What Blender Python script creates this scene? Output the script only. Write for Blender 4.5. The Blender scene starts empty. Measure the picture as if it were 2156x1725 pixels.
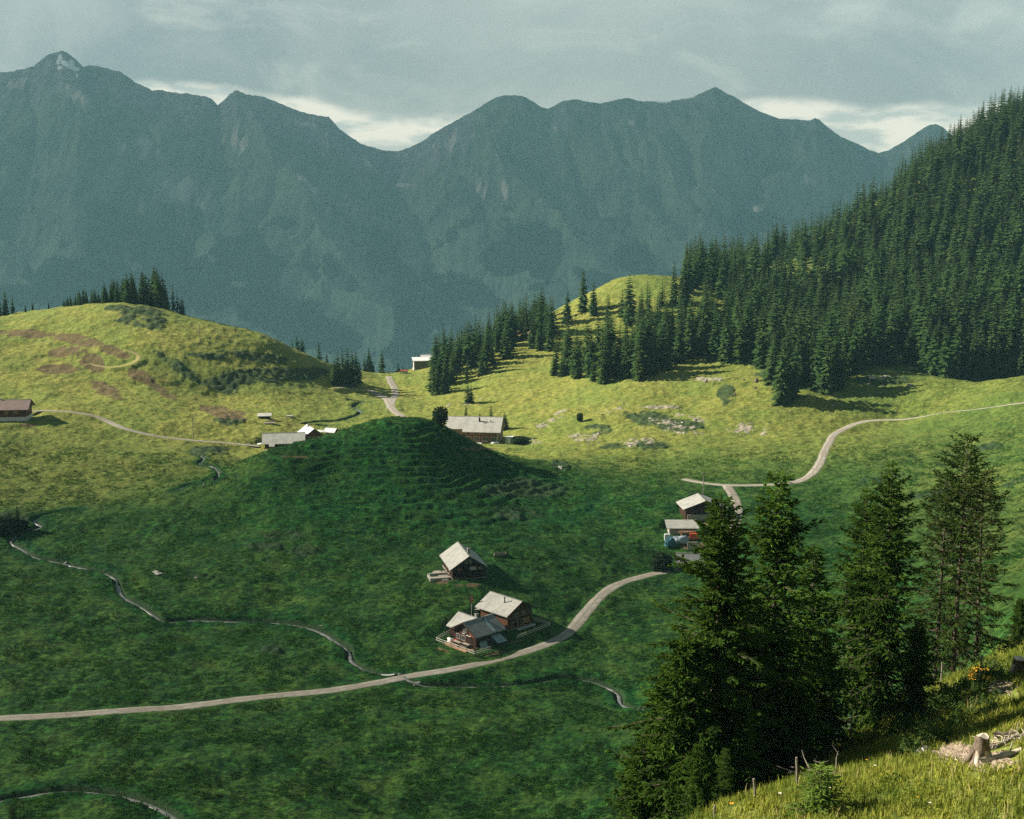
import bpy, math, random
import numpy as np
from mathutils import Vector, Matrix

# ------------------------------------------------------------------ camera, sky, sun
SC = bpy.context.scene
COL = SC.collection
CAMZ = 100.0
FPX, CX, CY, IMG_W = 2800.0, 1078.0, 862.5, 2156.0
PITCH = math.atan((CY - 400.0) / FPX)
SUN_EL, SUN_AZ = math.radians(29.0), math.radians(13.0)      # azimuth: degrees beyond due left
SUN_DIR = Vector((-math.cos(SUN_AZ) * math.cos(SUN_EL), math.sin(SUN_AZ) * math.cos(SUN_EL), math.sin(SUN_EL)))

cam = bpy.data.cameras.new("camera")
cam.lens = 36.0 * FPX / IMG_W
cam.sensor_width = 36.0
cam.clip_start, cam.clip_end = 0.5, 40000.0
camo = bpy.data.objects.new("camera", cam)
COL.objects.link(camo)
camo.location = (0, 0, CAMZ)
camo.rotation_euler = (math.pi / 2 - PITCH, 0, 0)
SC.camera = camo

SC.render.engine = 'CYCLES'
SC.view_settings.view_transform = 'Standard'
SC.view_settings.look = 'None'
SC.view_settings.exposure = 1.4
SC.view_settings.gamma = 1.0
SC.cycles.max_bounces = 4
SC.cycles.diffuse_bounces = 2
SC.cycles.glossy_bounces = 1
SC.cycles.transmission_bounces = 2
SC.cycles.volume_bounces = 0
SC.cycles.transparent_max_bounces = 10
SC.cycles.caustics_reflective = SC.cycles.caustics_refractive = False
SC.cycles.use_denoising = False

sunl = bpy.data.lights.new("sun", 'SUN')
sunl.energy = 5.0
sunl.angle = math.radians(0.53)
sunl.color = (1.0, 0.92, 0.78)
suno = bpy.data.objects.new("sun", sunl)
COL.objects.link(suno)
suno.rotation_euler = SUN_DIR.to_track_quat('Z', 'Y').to_euler()
suno.location = (-200, 50, 300)


class NT:
    """small helper for node trees"""
    def __init__(s, tree):
        s.t = tree
        s.t.nodes.clear()

    def n(s, typ, **kw):
        nd = s.t.nodes.new(typ)
        for k, v in kw.items():
            if k.startswith('i_'):
                key = k[2:]
                nd.inputs[int(key) if key.isdigit() else key.replace('_', ' ')].default_value = v
            else:
                setattr(nd, k, v)
        return nd

    def l(s, a, b):
        s.t.links.new(a, b)

    def math(s, op, a, b=None, clamp=False):
        m = s.n('ShaderNodeMath', operation=op, use_clamp=clamp)
        for i, x in enumerate((a, b)):
            if x is None:
                continue
            if isinstance(x, (int, float)):
                m.inputs[i].default_value = x
            else:
                s.l(x, m.inputs[i])
        return m.outputs[0]

    def mix(s, f, a, b, mode='MIX'):
        m = s.n('ShaderNodeMix', data_type='RGBA', blend_type=mode)
        for sock, x in ((m.inputs[0], f), (m.inputs[6], a), (m.inputs[7], b)):
            if isinstance(x, (int, float)):
                sock.default_value = x
            elif isinstance(x, tuple):
                sock.default_value = x + (1,) if len(x) == 3 else x
            else:
                s.l(x, sock)
        return m.outputs[2]

    def ramp(s, f, lo, hi):
        m = s.n('ShaderNodeMapRange', interpolation_type='SMOOTHSTEP')
        m.inputs[1].default_value, m.inputs[2].default_value = lo, hi
        s.l(f, m.inputs[0])
        return m.outputs[0]

    def noise(s, vec, scale, detail=4.0, rough=0.55, dist=0.0):
        n = s.n('ShaderNodeTexNoise')
        n.inputs['Scale'].default_value = scale
        n.inputs['Detail'].default_value = detail
        n.inputs['Roughness'].default_value = rough
        n.inputs['Distortion'].default_value = dist
        if vec is not None:
            s.l(vec, n.inputs['Vector'])
        return n.outputs[0]

    def mapping(s, vec, scale=(1, 1, 1), rot=(0, 0, 0), loc=(0, 0, 0)):
        m = s.n('ShaderNodeMapping')
        m.inputs['Scale'].default_value = scale
        m.inputs['Rotation'].default_value = rot
        m.inputs['Location'].default_value = loc
        s.l(vec, m.inputs['Vector'])
        return m.outputs[0]


def build_world():
    w = bpy.data.worlds.new("World")
    SC.world = w
    w.use_nodes = True
    T = NT(w.node_tree)
    out = T.n('ShaderNodeOutputWorld')
    bg = T.n('ShaderNodeBackground')
    bg.inputs['Strength'].default_value = 0.1
    sky = T.n('ShaderNodeTexSky', sky_type='NISHITA')
    sky.sun_disc = False
    sky.sun_elevation = SUN_EL
    sky.sun_rotation = math.radians(-90.0 + 13.0)
    sky.altitude = 1800
    tc = T.n('ShaderNodeTexCoord')
    d = tc.outputs['Generated']
    sep = T.n('ShaderNodeSeparateXYZ')
    T.l(d, sep.inputs[0])
    z = sep.outputs[2]
    # overcast deck: values are multiplied by the 0.1 of the background
    x = sep.outputs[0]
    st = T.mapping(d, scale=(2.6, 2.6, 5.0), rot=(0, 0.5, 0))
    n1 = T.noise(st, 2.4, 7, 0.6, 0.6)
    n2 = T.noise(T.mapping(d, scale=(4, 4, 8), loc=(3, 1, 2.3), rot=(0, -0.6, 0)), 3.0, 7, 0.62, 0.6)
    cloud = T.mix(T.ramp(n1, 0.38, 0.64), (0.96, 1.06, 1.00), (1.58, 1.62, 1.44))
    cloud = T.mix(T.math('MULTIPLY', T.ramp(n2, 0.50, 0.72), 0.75), cloud, (2.15, 2.12, 1.80))
    dx = T.math('SUBTRACT', x, 0.06)
    glow = T.math('SUBTRACT', 1.0, T.ramp(T.math('ABSOLUTE', dx), 0.0, 0.34))
    cloud = T.mix(T.math('MULTIPLY', glow, 0.45), cloud, (1.92, 1.92, 1.66))
    ur = T.math('MULTIPLY', T.ramp(x, 0.12, 0.30), T.ramp(z, 0.085, 0.14))
    cloud = T.mix(T.math('MULTIPLY', ur, T.math('MULTIPLY', T.ramp(n2, 0.36, 0.58), 0.7)), cloud, (2.3, 2.3, 2.02))
    # sky overhead, out of view, darkened to deepen the shadows
    cloud = T.mix(T.ramp(z, 0.19, 0.42), cloud, (0.50, 0.68, 0.72))
    # bright gap low over the ridges
    gapn = T.math('MULTIPLY', T.math('SUBTRACT', T.noise(T.mapping(d, scale=(7, 7, 10), loc=(0.4, 2, 0)), 1.3, 4), 0.5), 0.035)
    lft = T.math('MULTIPLY', T.math('MAXIMUM', T.math('SUBTRACT', T.math('MULTIPLY', x, -1.0), 0.10), 0.0), -0.12)
    lft = T.math('MULTIPLY', lft, T.ramp(x, -0.30, -0.255))
    edge = T.math('ADD', T.math('ADD', z, gapn), lft)
    gap = T.math('SUBTRACT', 1.0, T.ramp(edge, 0.0535, 0.0625))
    streak = T.ramp(T.noise(T.mapping(d, scale=(9, 9, 34), loc=(1.7, 0, 0.3)), 2.0, 5, 0.55, 0.3), 0.40, 0.60)
    bright = T.mix(streak, (2.0, 2.08, 1.85), (3.75, 3.40, 2.75))
    col = T.mix(T.math('MULTIPLY', gap, 0.95), cloud, bright)
    fin = T.mix(0.95, sky.outputs[0], col)
    # below the horizon: dull green bounce of far land
    fin = T.mix(T.ramp(z, -0.06, -0.16), fin, (0.25, 0.34, 0.22))
    T.l(fin, bg.inputs['Color'])
    T.l(bg.outputs[0], out.inputs['Surface'])


build_world()

# ------------------------------------------------------------------ projection helpers
cp, sp = math.cos(PITCH), math.sin(PITCH)


def ray(u, v):
    """pixel of the 2156 px wide view -> (x/y, z/y) of its sight line"""
    dx = (np.asarray(u, float) - CX) / FPX
    b = -(np.asarray(v, float) - CY) / FPX
    dy = cp + b * sp
    dz = -sp + b * cp
    return dx / dy, dz / dy


def uv_of(x, y, z):
    zz = z - CAMZ
    yc = y * cp - zz * sp
    zc = y * sp + zz * cp
    return CX + FPX * x / yc, CY - FPX * zc / yc


def P(u, v, Y):
    a, s = ray(u, v)
    return Vector((float(a) * Y, Y, float(s) * Y + CAMZ))


def sstep(x, lo, hi):
    t = np.clip((x - lo) / (hi - lo), 0, 1)
    return t * t * (3 - 2 * t)


_perm = {}


def gnoise(x, y, seed=0):
    if seed not in _perm:
        r = np.random.RandomState(seed + 7)
        pr = r.permutation(256)
        ang = r.rand(256) * 2 * np.pi
        _perm[seed] = (np.concatenate([pr, pr]), np.cos(ang).astype(np.float32), np.sin(ang).astype(np.float32))
    pr, gx, gy = _perm[seed]
    xi = np.floor(x).astype(np.int64)
    yi = np.floor(y).astype(np.int64)
    xf = (x - xi).astype(np.float32)
    yf = (y - yi).astype(np.float32)
    xi &= 255
    yi &= 255

    def g(ix, iy, fx, fy):
        h = pr[pr[ix & 255] + (iy & 255)]
        return gx[h] * fx + gy[h] * fy
    sx = xf * xf * xf * (xf * (xf * 6 - 15) + 10)
    sy = yf * yf * yf * (yf * (yf * 6 - 15) + 10)
    a = g(xi, yi, xf, yf)
    b = g(xi + 1, yi, xf - 1, yf)
    c = g(xi, yi + 1, xf, yf - 1)
    d = g(xi + 1, yi + 1, xf - 1, yf - 1)
    return (a + (b - a) * sx + ((c + (d - c) * sx) - (a + (b - a) * sx)) * sy) * 1.5


def fbm(x, y, lam, octv=3, seed=0, gain=0.5):
    r = 0
    amp = 1.0
    for i in range(octv):
        r = r + amp * gnoise(x / lam, y / lam, seed + i)
        lam *= 0.5
        amp *= gain
    return r


# ------------------------------------------------------------------ custom properties
def tag(o, label=None, cat=None, group=None, kind=None):
    if label:
        o['label'] = label
    if cat:
        o['category'] = cat
    if group:
        o['group'] = group
    if kind:
        o['kind'] = kind
    return o


def link(name, me, parent=None):
    o = bpy.data.objects.new(name, me)
    COL.objects.link(o)
    if parent is not None:
        o.parent = parent
    return o


def empty(name, loc, rz=0.0):
    o = bpy.data.objects.new(name, None)
    o.empty_display_size = 0.5
    COL.objects.link(o)
    o.location = loc
    o.rotation_euler = (0, 0, rz)
    return o


def np_mesh(name, V, Q, mats=(), mat_idx=None, smooth=False, T3=None):
    """mesh from arrays: Q quads (n,4), T3 tris (m,3)"""
    me = bpy.data.meshes.new(name)
    V = np.ascontiguousarray(V, np.float32)
    nq = 0 if Q is None else len(Q)
    nt = 0 if T3 is None else len(T3)
    parts = []
    tot = []
    if nq:
        parts.append(np.asarray(Q, np.int32).ravel())
        tot.append(np.full(nq, 4, np.int32))
    if nt:
        parts.append(np.asarray(T3, np.int32).ravel())
        tot.append(np.full(nt, 3, np.int32))
    loops = np.concatenate(parts)
    tot = np.concatenate(tot)
    start = np.concatenate([[0], np.cumsum(tot)[:-1]]).astype(np.int32)
    me.vertices.add(len(V))
    me.vertices.foreach_set('co', V.ravel())
    me.loops.add(len(loops))
    me.loops.foreach_set('vertex_index', loops)
    me.polygons.add(len(tot))
    me.polygons.foreach_set('loop_start', start)
    me.polygons.foreach_set('loop_total', tot)
    if mat_idx is not None:
        me.polygons.foreach_set('material_index', np.asarray(mat_idx, np.int32))
    me.polygons.foreach_set('use_smooth', np.full(len(tot), bool(smooth)))
    for m in mats:
        me.materials.append(m)
    me.update()
    me.validate()
    return me


def attr(me, name, arr):
    a = me.attributes.new(name, 'FLOAT', 'POINT')
    a.data.foreach_set('value', np.ascontiguousarray(arr, np.float32).ravel())


# ------------------------------------------------------------------ materials
def new_mat(name):
    m = bpy.data.materials.new(name)
    m.use_nodes = True
    T = NT(m.node_tree)
    out = T.n('ShaderNodeOutputMaterial')
    return m, T, out


def simple(name, col, rough=0.85, var=0.25, scale=1.5, bump=0.0, stretch=(1, 1, 1), metal=0.0, dark=None, spec=0.2):
    m, T, out = new_mat(name)
    b = T.n('ShaderNodeBsdfPrincipled')
    b.inputs['Roughness'].default_value = rough
    b.inputs['Metallic'].default_value = metal
    b.inputs['Specular IOR Level'].default_value = spec
    tc = T.n('ShaderNodeTexCoord')
    vec = T.mapping(tc.outputs['Object'], scale=stretch)
    n = T.noise(vec, scale, 5, 0.62)
    lo = tuple(c * (1 - var) for c in col) if dark is None else dark
    hi = tuple(min(1, c * (1 + var)) for c in col)
    T.l(T.mix(T.ramp(n, 0.3, 0.7), lo, hi), b.inputs['Base Color'])
    if bump:
        bp = T.n('ShaderNodeBump')
        bp.inputs['Strength'].default_value = bump
        bp.inputs['Distance'].default_value = 0.05
        T.l(T.noise(vec, scale * 3, 4), bp.inputs['Height'])
        T.l(bp.outputs[0], b.inputs['Normal'])
    T.l(b.outputs[0], out.inputs['Surface'])
    return m


def wood(name, col, board=0.22, var=0.35, axis=2):
    """weathered boards: dark joints and streaks, boards stacked along one axis"""
    m, T, out = new_mat(name)
    b = T.n('ShaderNodeBsdfPrincipled')
    b.inputs['Roughness'].default_value = 0.85
    b.inputs['Specular IOR Level'].default_value = 0.15
    tc = T.n('ShaderNodeTexCoord')
    sep = T.n('ShaderNodeSeparateXYZ')
    T.l(tc.outputs['Object'], sep.inputs[0])
    k = T.math('DIVIDE', sep.outputs[axis], board)
    fr = T.math('FRACT', k)
    joint = T.math('LESS_THAN', fr, 0.12)
    row = T.math('FLOOR', k)
    wn = T.n('ShaderNodeTexWhiteNoise', noise_dimensions='1D')
    T.l(row, wn.inputs['W'])
    n = T.noise(T.mapping(tc.outputs['Object'], scale=(0.8, 0.8, 5) if axis == 2 else (5, 5, .8)), 1.4, 5, 0.65)
    lo = tuple(c * (1 - var) for c in col)
    hi = tuple(min(1, c * (1 + var)) for c in col)
    c = T.mix(T.math('MULTIPLY_ADD', wn.outputs[0], 0.5), lo, hi)
    c = T.mix(T.ramp(n, 0.35, 0.75), c, tuple(x * 0.55 for x in col))
    c = T.mix(T.math('MULTIPLY', joint, 0.7), c, tuple(x * 0.25 for x in col))
    T.l(c, b.inputs['Base Color'])
    T.l(b.outputs[0], out.inputs['Surface'])
    return m


def shingle(name, col, row=0.35):
    m, T, out = new_mat(name)
    b = T.n('ShaderNodeBsdfPrincipled')
    b.inputs['Roughness'].default_value = 0.7
    tc = T.n('ShaderNodeTexCoord')
    o = tc.outputs['Object']
    br = T.n('ShaderNodeTexBrick')
    T.l(T.mapping(o, scale=(1, 1, 1)), br.inputs['Vector'])
    br.inputs['Scale'].default_value = 1.0
    br.inputs['Brick Width'].default_value = 0.45
    br.inputs['Row Height'].default_value = row
    br.inputs['Mortar Size'].default_value = 0.012
    br.inputs['Color1'].default_value = tuple(c * 0.88 for c in col) + (1,)
    br.inputs['Color2'].default_value = tuple(min(1, c * 1.1) for c in col) + (1,)
    br.inputs['Mortar'].default_value = tuple(c * 0.6 for c in col) + (1,)
    n = T.noise(o, 0.55, 6, 0.65)
    n2 = T.noise(T.mapping(o, scale=(3, 0.5, 1)), 1.3, 4, 0.6)
    c = T.mix(T.math('MULTIPLY', T.ramp(n, 0.42, 0.66), 0.6), br.outputs['Color'], tuple(c * 0.60 for c in col))
    c = T.mix(T.math('MULTIPLY', T.ramp(n2, 0.5, 0.8), 0.35), c, tuple(min(1, x * 1.25) for x in col))
    T.l(c, b.inputs['Base Color'])
    T.l(b.outputs[0], out.inputs['Surface'])
    return m


def foliage_mat(name, lo, hi, alt=None, trans=0.25, scale=0.9, use_attr=False, brown=0.0):
    m, T, out = new_mat(name)
    tc = T.n('ShaderNodeTexCoord')
    n = T.noise(tc.outputs['Object'], scale, 4, 0.6)
    if use_attr:
        at = T.n('ShaderNodeAttribute', attribute_name='tint')
        rnd = at.outputs['Fac']
    else:
        rnd = T.n('ShaderNodeObjectInfo').outputs['Random']
    c = T.mix(T.ramp(n, 0.32, 0.7), lo, hi)
    if alt:
        c = T.mix(T.math('MULTIPLY', rnd, 0.75), c, alt)
    if brown:
        n2 = T.noise(tc.outputs['Object'], scale * 0.5, 3, 0.6)
        c = T.mix(T.math('MULTIPLY', T.ramp(n2, 0.42, 0.6), brown), c, (0.085, 0.06, 0.022))
    d = T.n('ShaderNodeBsdfDiffuse')
    t = T.n('ShaderNodeBsdfTranslucent')
    T.l(c, d.inputs[0])
    T.l(T.mix(0.5, c, (0.09, 0.14, 0.02)), t.inputs[0])
    ms = T.n('ShaderNodeMixShader')
    ms.inputs[0].default_value = trans
    T.l(d.outputs[0], ms.inputs[1])
    T.l(t.outputs[0], ms.inputs[2])
    T.l(ms.outputs[0], out.inputs['Surface'])
    return m


def meadow_mat():
    m, T, out = new_mat("alpine_grass")
    b = T.n('ShaderNodeBsdfPrincipled')
    b.inputs['Roughness'].default_value = 0.95
    b.inputs['Specular IOR Level'].default_value = 0.08
    geo = T.n('ShaderNodeNewGeometry')
    pos = geo.outputs['Position']

    def at(nm):
        return T.n('ShaderNodeAttribute', attribute_name=nm).outputs['Fac']
    n_big = T.noise(pos, 0.035, 4, 0.6)
    n_mid = T.noise(pos, 0.16, 5, 0.62, 0.4)
    # tussocks stretched along the contour, broken by a turned copy
    n_tus = T.noise(T.mapping(pos, scale=(0.55, 1.0, 1.0), rot=(0, 0, 0.15)), 0.75, 5, 0.66, 0.5)
    n_fine = T.noise(pos, 3.2, 4, 0.65)
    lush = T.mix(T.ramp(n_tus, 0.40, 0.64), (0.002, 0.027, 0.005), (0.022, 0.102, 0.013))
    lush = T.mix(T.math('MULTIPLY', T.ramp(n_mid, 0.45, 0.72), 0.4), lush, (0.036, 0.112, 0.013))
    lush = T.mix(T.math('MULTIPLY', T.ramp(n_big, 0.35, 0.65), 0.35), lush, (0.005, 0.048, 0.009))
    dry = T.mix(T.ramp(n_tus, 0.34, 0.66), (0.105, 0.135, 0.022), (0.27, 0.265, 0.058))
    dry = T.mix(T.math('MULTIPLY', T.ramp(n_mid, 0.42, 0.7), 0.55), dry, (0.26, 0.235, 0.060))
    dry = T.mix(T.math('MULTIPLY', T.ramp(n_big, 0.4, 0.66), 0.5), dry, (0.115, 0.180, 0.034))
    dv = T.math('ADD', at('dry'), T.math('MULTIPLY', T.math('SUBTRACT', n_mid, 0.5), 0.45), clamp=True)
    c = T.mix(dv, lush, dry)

    n_t2 = T.noise(T.mapping(pos, scale=(0.6, 1.0, 1.0), rot=(0, 0, -0.2)), 1.7, 4, 0.7, 0.6)
    tone = T.math('ADD', 0.45, T.math('MULTIPLY', T.ramp(n_t2, 0.36, 0.62), 0.85))
    tn = T.n('ShaderNodeCombineColor')
    for k_ in range(3):
        T.l(tone, tn.inputs[k_])
    c = T.mix(T.math('SUBTRACT', 1.0, T.math('MULTIPLY', dv, 0.55)), c, T.mix(1.0, c, tn.outputs[0], 'MULTIPLY'))

    def noisy(mask, amount=0.9, lo=0.25, hi=0.6):
        v = T.math('ADD', mask, T.math('MULTIPLY', T.math('SUBTRACT', n_tus, 0.5), amount))
        return T.ramp(v, lo, hi)
    sh = noisy(at('shrub'), 2.0, 0.35, 0.75)
    c = T.mix(T.math('MULTIPLY', sh, 0.9), c, T.mix(n_fine, (0.016, 0.034, 0.016), (0.046, 0.075, 0.030)))
    so = noisy(at('soil'), 1.8, 0.40, 0.8)
    c = T.mix(T.math('MULTIPLY', so, 0.88), c, T.mix(T.ramp(n_fine, 0.3, 0.7), (0.080, 0.055, 0.030), (0.17, 0.12, 0.06)))
    sc = noisy(at('scree'), 2.6, 0.66, 0.80)
    c = T.mix(sc, c, T.mix(T.ramp(n_fine, 0.3, 0.7), (0.20, 0.175, 0.12), (0.34, 0.30, 0.24)))
    T.l(c, b.inputs['Base Color'])
    bp = T.n('ShaderNodeBump')
    bp.inputs['Strength'].default_value = 0.9
    bp.inputs['Distance'].default_value = 0.55
    h = T.math('ADD', T.math('ADD', n_tus, T.math('MULTIPLY', n_t2, 0.5)), T.math('MULTIPLY', n_fine, 0.2))
    T.l(h, bp.inputs['Height'])
    T.l(bp.outputs[0], b.inputs['Normal'])
    T.l(b.outputs[0], out.inputs['Surface'])
    return m


def mountain_mat():
    m, T, out = new_mat("mountain_slope")
    b = T.n('ShaderNodeBsdfPrincipled')
    b.inputs['Roughness'].default_value = 0.95
    b.inputs['Specular IOR Level'].default_value = 0.05
    pos = T.n('ShaderNodeNewGeometry').outputs['Position']

    def at(nm):
        return T.n('ShaderNodeAttribute', attribute_name=nm).outputs['Fac']
    n1 = T.noise(pos, 0.004, 6, 0.65, 0.5)
    n2 = T.noise(pos, 0.03, 7, 0.72)
    st = T.noise(T.mapping(pos, scale=(1.0, 0.13, 0.13), rot=(0, 0, 0.5)), 0.03, 7, 0.7, 0.6)
    st2 = T.noise(T.mapping(pos, scale=(1.0, 0.12, 0.12), rot=(0, 0, -0.45)), 0.03, 5, 0.6, 0.8)
    g = T.math('ADD', T.math('MULTIPLY', n1, 0.45), T.math('MULTIPLY', st, 0.55))
    c = T.mix(T.ramp(g, 0.40, 0.60), (0.060, 0.090, 0.065), (0.165, 0.205, 0.125))
    c = T.mix(T.math('MULTIPLY', T.ramp(n2, 0.45, 0.65), 0.45), c, (0.050, 0.070, 0.055))
    rk = T.math('ADD', at('rock'), T.math('MULTIPLY', T.math('SUBTRACT', st, 0.5), 1.5))
    c = T.mix(T.ramp(rk, 0.40, 0.75), c, T.mix(T.ramp(n2, 0.3, 0.7), (0.075, 0.075, 0.090), (0.29, 0.265, 0.27)))
    c = T.mix(T.math('MULTIPLY', at('pasture'), T.math('ADD', 0.25, T.math('MULTIPLY', T.ramp(g, 0.4, 0.6), 0.5))), c, (0.185, 0.235, 0.150))
    sc = T.math('ADD', at('scree'), T.math('MULTIPLY', T.math('SUBTRACT', st2, 0.5), 2.2))
    c = T.mix(T.math('MULTIPLY', T.ramp(sc, 0.45, 0.8), 0.85), c, (0.50, 0.43, 0.39))
    c = T.mix(T.ramp(at('forest'), 0.3, 0.6), c, T.mix(T.ramp(n2, 0.35, 0.65), (0.012, 0.022, 0.014), (0.030, 0.045, 0.022)))
    c = T.mix(T.ramp(at('snow'), 0.35, 0.6), c, (0.85, 0.87, 0.88))
    T.l(c, b.inputs['Base Color'])
    bp = T.n('ShaderNodeBump')
    bp.inputs['Strength'].default_value = 0.9
    bp.inputs['Distance'].default_value = 22.0
    T.l(T.math('ADD', T.math('MULTIPLY', n2, 0.6), st), bp.inputs['Height'])
    T.l(bp.outputs[0], b.inputs['Normal'])
    T.l(b.outputs[0], out.inputs['Surface'])
    return m


M = {}
M['meadow'] = meadow_mat()
M['mountain'] = mountain_mat()
M['gravel'] = simple("gravel", (0.30, 0.265, 0.225), 0.95, 0.22, 1.2, 0.3)
def road_mat():
    m, T, out = new_mat("gravel_track")
    b = T.n('ShaderNodeBsdfPrincipled')
    b.inputs['Roughness'].default_value = 0.95
    b.inputs['Specular IOR Level'].default_value = 0.1
    pos = T.n('ShaderNodeNewGeometry').outputs['Position']
    ac = T.math('ABSOLUTE', T.n('ShaderNodeAttribute', attribute_name='across').outputs['Fac'])
    n1, n2, n3 = T.noise(pos, 0.5, 5, 0.65), T.noise(pos, 2.2, 4, 0.65), T.noise(pos, 0.12, 3, 0.6)
    c = T.mix(T.ramp(n1, 0.35, 0.65), (0.235, 0.205, 0.170), (0.36, 0.32, 0.275))
    c = T.mix(T.math('MULTIPLY', T.ramp(n3, 0.42, 0.62), 0.4), c, (0.20, 0.165, 0.125))
    c = T.mix(T.math('MULTIPLY', T.ramp(n2, 0.5, 0.75), 0.35), c, (0.44, 0.40, 0.35))
    mid = T.math('SUBTRACT', 0.34, ac)
    mid = T.ramp(T.math('ADD', mid, T.math('MULTIPLY', T.math('SUBTRACT', n1, 0.55), 1.1)), 0.05, 0.45)
    c = T.mix(T.math('MULTIPLY', mid, 0.75), c, (0.085, 0.105, 0.04))
    edge = T.ramp(T.math('ADD', ac, T.math('MULTIPLY', T.math('SUBTRACT', n1, 0.5), 1.0)), 0.86, 1.08)
    c = T.mix(T.math('MULTIPLY', edge, 0.85), c, (0.04, 0.085, 0.02))
    T.l(c, b.inputs['Base Color'])
    bp = T.n('ShaderNodeBump')
    bp.inputs['Strength'].default_value = 0.5
    bp.inputs['Distance'].default_value = 0.05
    T.l(n2, bp.inputs['Height'])
    T.l(bp.outputs[0], b.inputs['Normal'])
    T.l(b.outputs[0], out.inputs['Surface'])
    return m


M['gravel'] = road_mat()
M['track'] = simple("worn_grass_track", (0.27, 0.235, 0.085), 0.95, 0.2, 2.0)
M['stream'] = simple("stream_water", (0.17, 0.17, 0.155), 0.35, 0.3, 0.8, 0.2, spec=0.5)
M['shingle'] = shingle("grey_shingles", (0.40, 0.39, 0.345))
M['shingle_dark'] = shingle("dark_grey_shingles", (0.20, 0.20, 0.195))
M['shingle_mid'] = shingle("weathered_shingles", (0.27, 0.26, 0.235))
M['roof_brown'] = shingle("brown_tiles", (0.20, 0.135, 0.115))
M['tin'] = simple("pale_sheet_metal", (0.62, 0.62, 0.60), 0.45, 0.1, 0.8, 0, (1, 1, 1), 0.0, None, 0.4)
M['tin_blue'] = simple("blue_grey_sheet", (0.25, 0.30, 0.33), 0.5, 0.2, 1.0)
M['wood_black'] = wood("sun_blackened_wood", (0.030, 0.018, 0.012))
M['wood_dark'] = wood("dark_brown_wood", (0.048, 0.022, 0.012))
M['wood_brown'] = wood("brown_wood", (0.125, 0.055, 0.026))
M['wood_warm'] = wood("warm_brown_wood", (0.42, 0.225, 0.12))  # lightened to stand in for sun on the farmhouse front
M['wood_pale'] = wood("pale_wood", (0.42, 0.36, 0.28))
M['plank'] = simple("grey_planks", (0.40, 0.35, 0.29), 0.9, 0.2, 3, 0, (1, 6, 1))
M['rail'] = simple("whitewashed_rail", (0.58, 0.54, 0.46), 0.8, 0.12, 3)
M['stone'] = simple("stone_wall", (0.34, 0.32, 0.29), 0.95, 0.3, 2.5, 0.5)
M['render'] = simple("white_render", (0.62, 0.60, 0.56), 0.9, 0.1, 1.0)
M['concrete'] = simple("concrete", (0.42, 0.42, 0.40), 0.9, 0.12, 1.0)
M['glass'] = simple("window_glass", (0.03, 0.04, 0.045), 0.08, 0.1, 1, 0, (1, 1, 1), 0, None, 0.6)
M['frame'] = simple("pale_window_frame", (0.48, 0.42, 0.36), 0.7, 0.1, 2)
M['shutter'] = simple("red_brown_shutter", (0.22, 0.070, 0.045), 0.7, 0.15, 3)
M['iron'] = simple("dark_iron", (0.035, 0.035, 0.035), 0.6, 0.2, 3)
M['red'] = simple("red_paint", (0.52, 0.060, 0.045), 0.6, 0.12, 2)
M['orange'] = simple("orange_plastic", (0.60, 0.10, 0.035), 0.5, 0.1, 2)
M['white'] = simple("white_cloth", (0.72, 0.70, 0.68), 0.8, 0.06, 2)
M['tarp'] = simple("teal_tarpaulin", (0.035, 0.115, 0.150), 0.45, 0.35, 1.6, 0.6)
M['blue'] = simple("pale_blue_cloth", (0.25, 0.45, 0.55), 0.7, 0.15, 2)
M['bark'] = simple("spruce_bark", (0.075, 0.056, 0.042), 0.95, 0.4, 4, 0.6, (1, 1, 0.35))
M['deadwood'] = simple("dead_grey_wood", (0.20, 0.17, 0.145), 0.95, 0.3, 4, 0.4)
M['cutwood'] = simple("fresh_cut_wood", (0.52, 0.44, 0.34), 0.9, 0.15, 6)
M['bleached'] = simple("bleached_wood", (0.40, 0.34, 0.27), 0.9, 0.3, 5, 0.5)
M['stumpbark'] = simple("stump_bark", (0.13, 0.10, 0.075), 0.95, 0.5, 6, 0.8, (1, 1, 0.4))
M['rock'] = simple("pale_rock", (0.30, 0.28, 0.245), 0.95, 0.3, 1.5, 0.6)
M['chips'] = simple("wood_chips", (0.30, 0.235, 0.17), 0.95, 0.35, 6, 0.3)
M['straw'] = simple("straw", (0.36, 0.29, 0.13), 0.95, 0.3, 6)
M['earth'] = simple("bare_earth", (0.11, 0.075, 0.05), 0.95, 0.35, 3, 0.4)
M['spruce'] = foliage_mat("spruce_needles", (0.006, 0.026, 0.005), (0.115, 0.215, 0.030), (0.045, 0.085, 0.014), 0.36, 0.5)  # bright noise clumps stand in for sunlit sprays
M['spruce_far'] = foliage_mat("distant_spruce_needles", (0.009, 0.024, 0.009), (0.042, 0.080, 0.022), (0.046, 0.080, 0.022), 0.12, 0.3)
M['spruce_mass'] = foliage_mat("forest_needles", (0.009, 0.024, 0.009), (0.042, 0.080, 0.022), (0.046, 0.080, 0.022), 0.12, 0.3, True)
M['spruce_thin'] = foliage_mat("browning_needles", (0.010, 0.030, 0.007), (0.070, 0.130, 0.024), (0.06, 0.080, 0.020), 0.3, 0.6, False, 0.15)
M['spruce_young'] = foliage_mat("young_needles", (0.080, 0.150, 0.025), (0.26, 0.38, 0.07), None, 0.42, 1.2)
M['bush'] = foliage_mat("dark_bush_leaves", (0.014, 0.028, 0.014), (0.030, 0.050, 0.020), None, 0.15, 0.8)
M['herb'] = foliage_mat("herb_leaves", (0.040, 0.075, 0.020), (0.095, 0.145, 0.038), None, 0.3, 1.5)
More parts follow.
